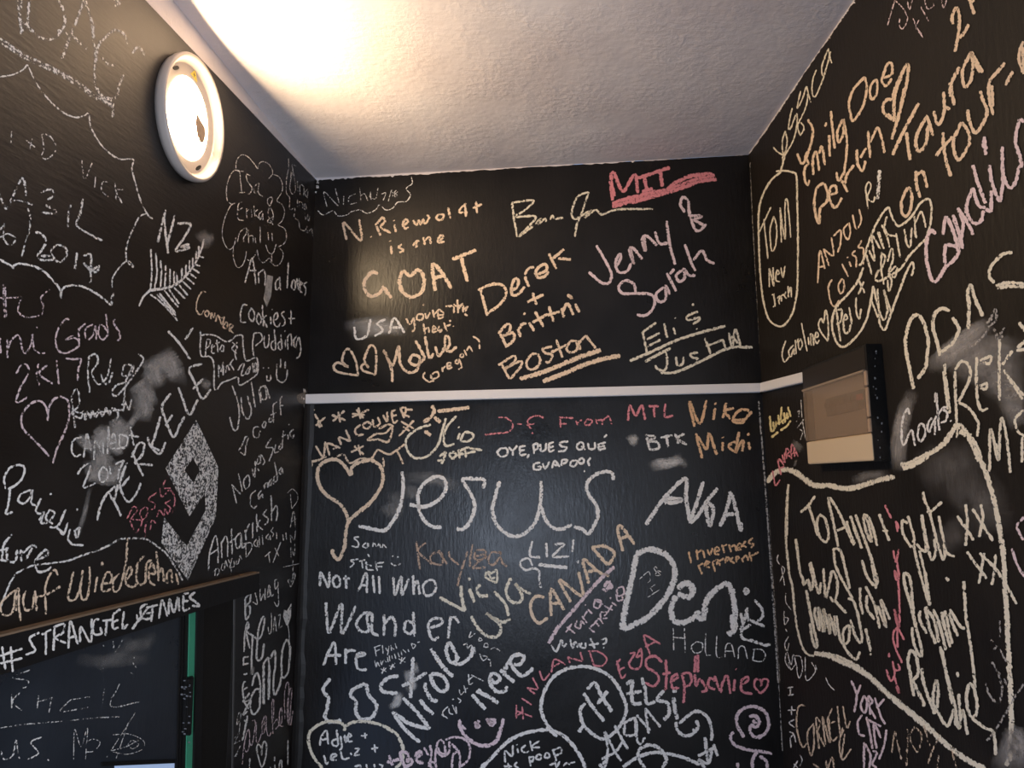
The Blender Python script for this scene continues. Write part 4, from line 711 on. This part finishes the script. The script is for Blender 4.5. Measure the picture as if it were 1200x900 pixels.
ink('W','chalk_lettering','bright dark pink name by the right corner','r',3.4,.86,"430 280 390 245 340 260 340 310 390 340 410 380 380 420 330 400/450 265 455 350 450 445/430 350 480 340/490 390 520 370 515 350 485 375 490 430 530 430/545 345 560 420 555 520/545 350 590 345 600 400 560 430/640 235 625 330/620 350 630 420 650 380 690 440 660 455/740 390 710 375 700 420 740 440/735 360 750 400 770 450/785 390 775 460/785 400 810 360 830 465/855 380 850 450/862 318 866 322/895 410 930 390 930 365 895 390 900 450 960 465/625 240 620 340/640 240 640 340")
ink('W','chalk_heart','dark pink heart after the bright pink name','r',2.8,.86,"1005 465 970 420 980 380 1010 390 1010 420 1020 380 1050 385 1040 430 1005 465")
ink('W','chalk_spiral','lilac spiral curl low by the right corner','l',4.4,.86,"940 600 975 595 1000 630 980 660 950 650 945 690 980 720 1030 700 1055 640 1030 570 970 540 910 550 870 590 870 650 910 720/960 620 985 640")
ink('W','chalk_lettering','lilac looping letters under the spiral','l',4.2,.84,"850 690 830 710 850 760 920 790 980 800 1075 815/990 800 960 850 960 900/1000 830 1040 860 1045 900/870 870 875 900")
ink('W','chalk_curl','large white swirl with a scalloped tail','w',4.2,.86,"530 640 600 580 650 570 700 610 720 680 720 740/510 630 520 680 560 710 610 700 640 660 630 620/610 670 620 690/680 720 700 880/730 760 755 830/640 830 700 800 740 780/640 850 700 870 720 800/500 490 505 560 515 610")
ink('W','chalk_ring','white loop and arch at the bottom edge','w',4.4,.86,"200 895 280 840 380 810 480 820 560 840 650 880/430 900 455 850 420 790 360 765 300 790 290 840 330 900/640 850 680 900/60 890 100 860 110 820")
tile(360,765,6.667)
ink('W','chalk_heart','large cream heart outline at the bottom left of the back wall','y',4,.86,"290 610 290 570 230 540 140 540 50 590 10 650 20 740 60 830 120 900/290 575 370 540 480 540 590 570 690 630 730 690 750 760 740 850 690 900")
ink('W','chalk_lettering','small white lines of names inside the cream heart','w',2.7,.84,"100 725 110 660 150 610 165 715/110 680 165 670/230 600 240 720 200 720 195 690 235 670/260 650 270 740 250 760/290 640 300 700 310 650/320 660 345 650 325 630 320 690 355 690/420 650 470 640/450 625 455 670/130 800 150 870 165 850/180 830 230 800 200 790 185 830 230 840/260 770 280 830 330 820/340 780 345 800/370 750 405 750 370 800 410 795/500 750 555 740/525 715 530 780/370 890 410 880 420 900/460 870 470 900/520 870 530 895/560 870 590 880 580 900")
ink('W','chalk_lettering','lilac letters with a plus sign crossing the cream heart','l',4.2,.86,"620 855 720 830/640 800 665 880/725 770 740 840 770 900/730 770 790 790 780 850 810 830 820 860 770 895/850 820 890 790 880 770 850 800 860 850 910 860")
ink('W','chalk_lettering','pale lilac flower like scribble by the smiling face','l',3,.8,"910 740 950 800/960 720 970 780 960 880 990 900/1010 900 1000 820 1020 700 1060 690 1080 780 1040 780 1020 740/1000 760 1060 810 1110 770 1110 690/1080 680 1140 660 1220 670 1270 730 1260 830 1200 890/1130 710 1190 790 1190 900/1190 760 1140 800 1130 900/1190 520 1210 570 1240 600/950 890 960 850 1010 870")
# ---- right wall
tile(1020,360,6.667)
ink('R','chalk_smear','grey hand wiped streak below the tall letters','g',15,.75,"440 500 600 340 780 205 940 110/500 500 660 350 830 220 940 150/470 450 640 310 800 200 920 120/560 450 720 330 900 210")
ink('R','chalk_smear','wide grey wiped area behind the slanted capitals','g',26,.42,"640 540 780 400 900 340 1000 310 1200 330/700 570 850 440 1000 390 1220 410/780 600 900 530 1050 480 1220 490/880 680 1000 610 1220 580/980 760 1220 690/1040 870 1220 800/620 520 760 380 920 310 1010 290")
ink('R','chalk_smear','grey wiped edge beside the fuse box','g',12,.55,"330 640 260 780 215 950 195 1150 210 1290/350 640 290 800 250 1000 240 1200 250 1290/310 700 250 860 220 1050 215 1220")
ink('R','chalk_smear','faint dusty haze inside the large outline','g',40,.16,"350 1320 560 1210 720 1220 830 1400/420 1430 620 1350 800 1500 900 1800/820 1300 920 1500 990 1800/540 1700 700 1900")
tile(1000,0,6)
ink('R','chalk_lettering','thin pale names cut off at the top edge','l',1.8,.6,"240 180 265 90 290 10/290 0 350 60 380 130 350 200 325 185 325 130/380 10 395 65 415 0/420 130 450 200 490 265/460 140 440 200 480 240 460 215/470 40 530 150/500 -10 520 60 565 40 555 15/620 0 635 55 655 0")
ink('R','chalk_lettering','bold peach figures cut off at the top edge','o',4,.9,"700 170 695 120 725 55 745 110 740 230 715 365/740 270 780 230 810 170/815 -10 850 100/850 0 825 20/1195 290 1170 360 1165 420 1185 480 1200 520/1190 330 1195 480")
ink('R','chalk_lettering','bold peach name and word ending in a dot','o',4.2,.92,"460 725 360 910 275 1090/375 930 385 1030 400 1125/520 810 450 940 440 1020 460 1065 510 1010 525 880/520 820 560 955/565 780 590 870 620 850 640 760 635 645/640 745 680 770/680 580 695 660 710 740/680 680 690 590 745 470/830 360 770 490 770 570 790 610 830 550 840 440 830 370 910 510/850 430 890 510/630 930 640 1070 685 1240/585 1100 600 1070 700 960/760 860 710 970 705 1040 740 1125 810 1020 810 930 760 860/805 770 815 850 860 935 920 850 940 780 910 700 890 640/870 930 930 840/1065 440 1020 500 960 570 955 680 985 810/975 600 980 750/1120 500 1070 600/1110 520 1080 580")
tile(880,50,6)
ink('R','chalk_lettering','thin cream name running up along the ceiling edge','y',2,.8,"155 735 190 770 235 800 230 830 215 890/240 620 220 700 230 790 255 700 240 620/235 800 300 680 325 560 320 500 285 590 265 610 270 550 290 460/345 650 330 580 380 470 400 380 390 310 360 400 325 460 350 340/345 655 375 600 350 560/390 310 420 420/460 190 435 260 430 350 450 380 490 300 530 190/545 40 500 160 505 230 530 180 560 60/545 40 560 120 570 145")
ink('R','chalk_lettering','peach first line of handwriting above a heart','o',3.2,.88,"800 240 720 330 690 430 700 500 720 550 790 440 815 310 800 240/880 255 840 310 845 395 880 370 890 290 880 255/930 250 990 220 990 150 960 150 930 230 920 270 950 305 990 250/405 760 385 800 405 850 385 870 375 910 380 970 400 1000 410 965/440 930 435 820 460 770 480 900/480 780 500 730 520 860/550 650 555 800/530 560 522 590/562 480 575 620 590 745/645 540 610 620 615 700 650 640 650 540 675 700 660 880 640 940 615 970 600 910/400 540 435 610 420 720 365 850 325 780")
ink('R','chalk_heart','tall slim peach heart','o',4,.88,"1010 550 940 500 930 440 960 400 1000 395 1005 350 1050 240 1105 150 1095 280 1050 470 990 680/960 500 1000 540/1060 230 1020 340 1005 440 1010 550/1080 320 1030 560")
ink('R','chalk_lettering','peach second line of five letters','o',3.4,.88,"460 1020 445 1120 455 1210 480 1270 485 1170 530 1120 540 1060 510 990 460 1025/560 1070 605 1050 590 1005 560 1020 550 1090 590 1160 640 1090/640 970 680 1050/660 990 680 920 725 860/745 750 750 850 785 900 805 830/770 810 810 740/825 620 830 720 840 810/840 700 890 600 920 680 940 775")
tile(870,170,6)
ink('R','chalk_speech_bubble','tall cream outline around three short words in the corner','y',2.5,.84,"285 75 285 130 265 185/235 185 290 180 345 190 380 220 385 400 390 600 390 810 385 1010 360 1160 310 1250 260 1275 190 1230 150 1110 130 960 120 810 115 640 115 470 140 360 200 250 270 190")
ink('R','chalk_lettering','three short cream words inside the tall outline','y',2,.82,"120 610 200 435/150 520 165 660 180 800/220 500 195 600 205 740 235 700 240 570 220 500/265 440 275 685/265 450 300 660 300 420 315 385 330 520 340 650/190 1000 190 870 220 990 215 860/230 920 260 900 245 880 235 950 265 960/270 860 285 930 300 850/205 1055 230 1045/220 1050 230 1130 215 1140/245 1080 265 1060 255 1100 265 1120/275 1100 275 1060 295 1050/305 1030 295 1060 310 1080/320 1060 340 1000 345 1070/320 990 325 1070")
ink('R','chalk_lettering','small peach capitals over a six letter name','o',2.3,.84,"530 970 545 745 580 870/540 860 575 850/570 730 610 850/570 730 640 775 625 650/640 640 690 600 690 690 670 755/745 550 710 600 740 665 760 610 750 545/775 490 800 590 835 530 820 450/630 945 605 1000 620 1100 650 1135 680 1090/700 940 675 990 690 1045 715 1010 710 950 690 945/700 835 745 925/750 820 765 855/738 786 742 794/795 740 770 770 800 790 800 860/840 670 815 720 850 730 850 840")
ink('R','chalk_lettering','thin cream initials beside a short pale stroke','y',2,.8,"865 300 885 455/860 320 885 260 905 290 880 370 920 400 930 360")
ink('R','chalk_dash','short thick pale stroke','w',4.6,.72,"965 175 958 270 950 380")
tile(1000,130,6)
ink('R','chalk_lettering','two peach letters over the crowded cream outline','o',4,.88,"385 535 340 630 345 720 375 740 405 680 410 580 385 535/440 420 445 520 470 610/445 450 490 430 520 540")
ink('R','chalk_speech_bubble','pointed cream outline around a crowd of words','y',3,.85,"40 1090 70 1050 120 890 180 760 245 680 270 740 320 810 410 740 470 650 530 620 550 690 540 800 510 900/510 900 400 1010 330 1110 200 1190 150 1190/70 1100 30 1200 -40 1290 -120 1380 -150 1490 -130 1600 -90 1655 -40 1645 50 1550 100 1440 130 1300 140 1230/415 1060 380 1120 310 1300 260 1440 220 1540 185 1490 180 1450/415 1060 425 1100 410 1160")
ink('R','chalk_lettering','crowded slanting cream words inside the pointed outline','y',2.6,.82,"235 740 220 820 250 870 310 880/200 800 240 895 255 960/170 850 215 970/430 740 440 890/440 780 480 710 510 820/360 830 375 930 400 955 410 820/110 980 150 1050 130 880 190 970/90 1010 110 1080 130 1150/180 850 215 970/300 860 330 1030/430 840 445 895/200 990 195 1100 215 1220/200 1000 225 1030 205 1100/240 1060 270 970 280 1040 250 1130 300 1090/250 1140 290 1170 310 1100/245 1140 270 1200 250 1265 240 1190/35 1185 80 1280/75 1200 35 1290/-120 1380 -110 1470 -90 1620/-110 1400 -80 1400 -90 1480 -120 1500/-60 1470 -40 1460 -55 1430 -70 1480 -60 1560 -30 1550 -20 1500/-30 1380 -10 1500/20 1310 20 1400 40 1460 55 1390/140 1230 170 1360 210 1470 240 1400 215 1260 270 1430/130 1340 180 1450 170 1250/150 1180 180 1120 160 1150")
ink('R','chalk_lettering','thick pale pink name running steeply up to the right edge','l',4.6,.9,"580 865 545 840 515 920 515 1040 545 1170 575 1200 610 1160 660 1080/660 940 645 960 645 1070 665 1085 735 1010 735 940 700 840/660 940 720 950/630 870 650 750 700 840 740 990/700 730 740 850 770 970/735 680 770 780 760 900/740 690 800 780 845 870/840 540 800 650 800 720 850 790 900 770 915 700/840 380 880 520 930 650/840 540 880 660 930 680/955 380 980 520 1030 630 1050 500 1045 250/970 560 970 710/930 690 970 710/920 180 930 310/905 230 940 270/1050 430 1075 510 1110 540 1140 500 1170 380/1170 50 1140 200 1175 330 1185 400/1170 50 1200 80")
tile(880,280,6)
ink('R','chalk_lettering','thin cream name ahead of a little heart above the fuse box','y',2,.82,"245 715 220 800 235 865 275 820/300 745 265 790 280 830 300 770 305 815/312 710 318 810/315 740 335 700/348 700 332 740 345 780 362 740 348 700/355 590 375 690 395 790/402 690 408 745/425 750 418 670 435 680 442 750/450 700 475 680 460 655 450 700 465 735 480 710")
ink('R','chalk_heart','little cream heart line above the fuse box','y',2.2,.82,"540 720 490 650 475 600 495 560 510 590 525 500 540 560 545 660 540 720")
tile(1020,360,6.667)
ink('R','chalk_lettering','tall thick cream letters leaning into the grey wipe','y',4.6,.86,"335 640 300 450 285 380 275 250 310 110 360 60 410 110 450 250 445 360 430 470 370 560/545 380 510 230 490 170 500 60 560 10 620 30/640 80 690 170 650 270 600 320 550 350/765 170 770 -10 760 -110 785 -170 820 -60 880 70/1110 -430 1030 -410 945 -320 930 -240 970 -190/980 -165 1060 -190 1200 -180/990 -150 1090 -165 1200 -160/1160 120 1210 190/1150 320 1210 260/1140 340 1210 330")
ink('R','chalk_lettering','slanted cream capitals written over the grey wipe','y',3.8,.85,"580 440 585 540 600 620 620 830/570 500 605 800/660 500 665 700 675 900 675 1020/660 490 715 420 770 460 775 560 690 740/690 745 770 790 840 900 835 1010/830 390 830 650 860 800 920 790/855 420 940 385 930 440 880 430/850 620 910 595 900 640 860 630/1010 250 1005 500 1010 730/1030 450 1110 340/1040 490 1120 600 1200 690/1060 520 1130 630 1190 720")
ink('R','chalk_scribble','knotted pale scribble on the grey wipe','g',4,.55,"930 110 960 40 980 20 980 100 930 150 890 220 790 310/960 160 980 200 990 260/1050 160 1010 220 1040 230/900 130 960 90")
tile(1020,470,6.667)
ink('R','chalk_lettering','pale word with an exclamation mark beside the fuse box','w',3,.82,"305 105 290 60 250 150 245 300 265 340 320 230 350 350/385 180 370 270 395 315 430 250 410 180 385 180/480 130 445 190 460 240 500 150 505 265/505 10 515 -60 530 140 540 230/490 160 560 60/600 40 560 60 600 90 590 150 550 170/625 150 632 160")
ink('R','chalk_speech_bubble','large thick cream outline around a long message','y',6.4,.9,"235 500 300 490 450 415 560 345 640 240 680 190 740 230 820 350 890 530 960 750 1000 950 1040 1210 1050 1430 1060 1580 1070 1730 1075 1880 1090 2150 1100 2400 1100 2560 1095 2760 1060 2850/700 230 780 300 850 470/250 520 310 510 450 430/-810 635 -740 560 -660 535 -580 560 -500 620 -430 660 -320 660 -200 685 -80 665 60 620 190 590/-440 1970 -330 1985 -220 2020 -60 2110 150 2300 400 2500 600 2690 800 2830 900 2870/-300 2000 -40 2130 170 2320 420 2530 620 2710")
ink('R','chalk_line','thin left edge line of the large cream outline','y',3,.84,"-640 650 -655 820 -660 1070 -645 1250 -630 1370 -610 1450 -590 1650 -560 1830 -510 1960 -440 1995/-642 650 -650 800 -652 1050")
ink('R','chalk_lettering','bold cream letter at the right edge of the picture','y',3.8,.86,"930 550 940 220 1000 460 1020 140 1060 260 1095 560/1200 70 1130 140 1150 230 1210 280/1185 280 1185 480/980 330 1000 420")
tile(890,540,6.667)
ink('R','chalk_lettering','cream first line of the long message','y',3.5,.88,"320 405 380 350 435 275/385 350 420 460 455 585/460 430 450 500 470 590 520 635 540 570 510 450 465 420/615 670 575 470 540 290 610 380 670 510 740 660/605 545 670 520/680 470 710 570 745 650/710 430 750 540 800 685/750 420 830 640 870 760 900 920 910 1000/730 500 770 610/810 430 830 540 875 630 850 480 810 430 850 440 890 540 920 665/935 415 975 520 1015 625/960 550 1010 545/1115 460 1120 560 1185 670 1210 610 1160 430/1115 460 1160 490/1200 620 1215 710 1265 920 1330 1125 1300 910 1250 700/1225 650 1300 700 1265 420/1270 420 1305 630 1345 770 1375 720 1365 610/1280 240 1290 310 1325 390 1385 620 1435 770 1445 670 1400 430/1305 400 1345 390 1425 320/1445 660 1465 720 1525 750")
ink('R','chalk_lettering','group of five cream crosses beside the outline','y',3.8,.88,"1545 430 1675 620/1610 340 1625 470 1610 665/1665 375 1825 625/1730 340 1745 450 1715 595/1620 710 1775 920/1755 720 1715 960/1720 720 1865 870 2010 1120/1845 730 1835 870 1815 970")
ink('R','chalk_lettering','cream second line of the long message','y',3.5,.87,"285 610 300 740 320 880 340 920 345 970 380 930 400 1010 420 930 390 800/400 790 460 1030 480 950/500 840 515 1060 530 1030 550 950 565 865 600 910 610 1010 585 1100 550 1060/590 1090 640 1150 680 1190/580 680 590 800 630 900 690 1010 730 1080/575 690 630 700 670 840 705 1000/800 775 840 900 900 975 920 930 890 820 870 730/785 990 790 1110 810 1200/840 1050 840 1150 900 1240/830 980 900 1130 940 1310/920 1130 990 1300 950 1090 1020 1240")
ink('R','chalk_lettering','cream third line of the long message','y',3.5,.87,"365 1010 390 1150 415 1270/370 1030 420 1290 450 1420 440 1460 410 1380 395 1270/440 1140 430 1200 465 1320/460 1140 500 1340/470 1330 465 1160 510 1330 500 1160 550 1350 545 1200 595 1360 585 1210/600 1210 630 1390 670 1450/660 1430 655 1330 700 1290 695 1410 660 1440 710 1520 760 1550 785 1490/690 1080 730 1090 770 1210 800 1370 790 1420 750 1370 710 1240/830 1310 870 1490/860 1510 875 1515")
ink('R','chalk_lettering','pink word written vertically through the long message','r',2.8,.88,"980 345 1030 450/1065 470 1080 555/1072 480 1090 530/1045 700 1065 790 1090 690/1075 790 1090 920 1055 860 1070 930 1095 910/1085 930 1095 1170 1090 1300 1055 1160 1075 1280 1130 1400/1075 1300 1045 1350 1055 1440 1115 1580/1075 1310 1080 1460/1010 1500 1015 1535/1040 1565 1055 1630 1095 1630 1080 1585/990 1630 1025 1720 1055 1670 1045 1590/1055 1690 1090 1815 1065 1760")
tile(1020,690,6.667)
ink('R','chalk_lettering','bold cream fourth line of zigzag handwriting','y',4,.88,"265 -130 265 -50 320 150 370 350 400 480 390 525 340 430 325 300/270 -130 310 -80 325 60 345 270/390 170 385 240 440 350/430 140 460 300 510 430/430 140 500 250 535 420/490 160 540 280 590 480/555 180 580 300 625 455/580 170 640 430/610 190 650 290 685 370/560 190 600 380/620 160 700 290 740 310/730 -60 740 100 745 200 790 500 820 775/430 -130 440 -20 465 120/590 -90 610 -60")
ink('R','chalk_lettering','bold cream last line of the long message','y',4.2,.88,"340 840 310 660 295 560 310 490 345 500 370 580 370 670 330 715/330 720 410 880 420 920/400 620 420 750 490 940 500 980/515 710 495 800 490 900 520 920 530 800 515 710/545 450 580 600 620 760 660 920 670 1070/560 480 600 700 640 900/500 920 600 1070 660 940 690 1090 720 950 760 1140/770 740 750 860 780 990 830 980 830 870 800 760 770 740/790 1010 900 1090 960 1120 980 1300/690 820 700 1000/680 650 685 690")
ink('R','chalk_lettering','dim grey strokes right of the last line','g',3.6,.5,"900 735 930 830 1000 890 1030 780 990 640 950 570/990 640 1070 750/1010 250 1015 380/1015 470 1060 570/1200 740 1140 830 980 1100 900 1200/940 400 990 450 960 470")
ink('R','chalk_lettering','pale lilac and cream letters cut off at the right edge','l',3.4,.82,"1105 -315 1150 -180 1210 -90/1200 -560 1145 -490 1195 -380")
tile(890,450,7.5)
ink('R','chalk_lettering','small bold yellow word left of the fuse box','c',2.8,.9,"90 280 105 410 140 390/120 330 130 390 150 330 145 380/165 270 175 360/195 200 190 300/180 300 210 350/215 250 225 340/250 200 275 290/240 250 250 310/105 470 165 420/185 410 240 370 275 320/180 340 260 280")
ink('R','chalk_lettering','small pink name climbing below the yellow word','r',2.2,.78,"115 760 140 890 180 840/190 800 165 690 175 660 215 720 180 740/200 620 220 690 225 600/240 660 235 570 265 590 245 620 275 640/280 660 285 530 340 640/290 610 330 600/300 540 310 640")
ink('R','chalk_lettering','thin grey figures along the fuse box edge','w',1.4,.6,"365 140 375 300 405 480/330 250 350 235 345 290/330 390 390 310/325 325 330 330/355 400 380 420 360 490")
ink('R','chalk_smear','grey smudges under the fuse box','g',8,.34,"280 510 330 540 380 590/300 690 330 700/800 850 900 810 1000 790 1150 800/820 870 960 820 1100 810")
tile(900,650,6.667)
ink('R','chalk_lettering','thin stacked letters beside the left edge line','w',1.6,.68,"90 75 70 40 80 0/90 215 130 120 110 90/105 100 130 240/140 300 140 370 180 430/125 440 130 545 160 500 130 490/135 580 150 600/160 640 130 700 150 750 165 690/140 770 135 830 165 890/150 760 180 860 200 780 230 900/160 840 180 900 210 860/205 790 240 960 270 890 255 800 215 790/290 800 300 980 370 910 340 840/380 900 370 860/450 960 480 1020 520 1060")
tile(900,765,4)
ink('R','chalk_lettering','white capitals stacked sideways along the corner','w',1.9,.75,"92 165 118 160/95 200 120 195/105 160 105 198/92 270 130 268/112 250 110 292/125 312 100 328 125 350/100 370 120 380 105 400 108 445/122 380 130 420/120 520 140 540/140 505 120 540/150 480 160 500 150 530")
ink('R','chalk_lettering','peach six letter surname like word over lower peach strokes','o',2.4,.7,"175 250 165 245 140 260 135 350 160 440 185 420/215 330 185 380 200 480 215 440 215 340/240 450 225 310 245 330 235 370 265 440/270 430 255 300 290 420 285 310/300 260 280 320 300 410 330 390/295 330 315 320/325 250 340 380 355 360/350 250 370 350 385 320/350 350 335 430 350 500 390 450/360 380 345 490/270 500 280 540 300 490 310 540/210 520 240 540")
ink('R','chalk_lettering','lilac capitals spelling YORK CITY','l',3,.84,"390 130 415 200 405 280/435 150 415 200/450 200 435 250 455 280 465 230 450 200/470 200 480 290/470 200 490 230 475 250 505 310/500 210 530 300 550 335/545 215 510 260/440 290 420 330 430 380 455 390/462 300 475 360 490 450/460 310 530 345/495 330 500 400 510 450/500 330 530 400/555 360 545 430 520 500/450 420 450 540/450 420 480 480 475 540/490 460 510 470 490 520 510 540")
ink('R','chalk_lettering','dim peach letters under the thick line','o',2.6,.45,"580 470 595 370 610 430 625 500/655 350 650 530/690 340 665 400 700 465 720 390 690 345/730 340 760 440/800 400 770 460 750 520/855 440 885 540/800 480 795 540/640 500 650 520")
ink('R','chalk_smear','pale grey wiped patch low at the right edge','g',18,.6,"1070 560 1110 460 1150 380 1185 430 1200 560/1110 560 1150 440 1170 560")
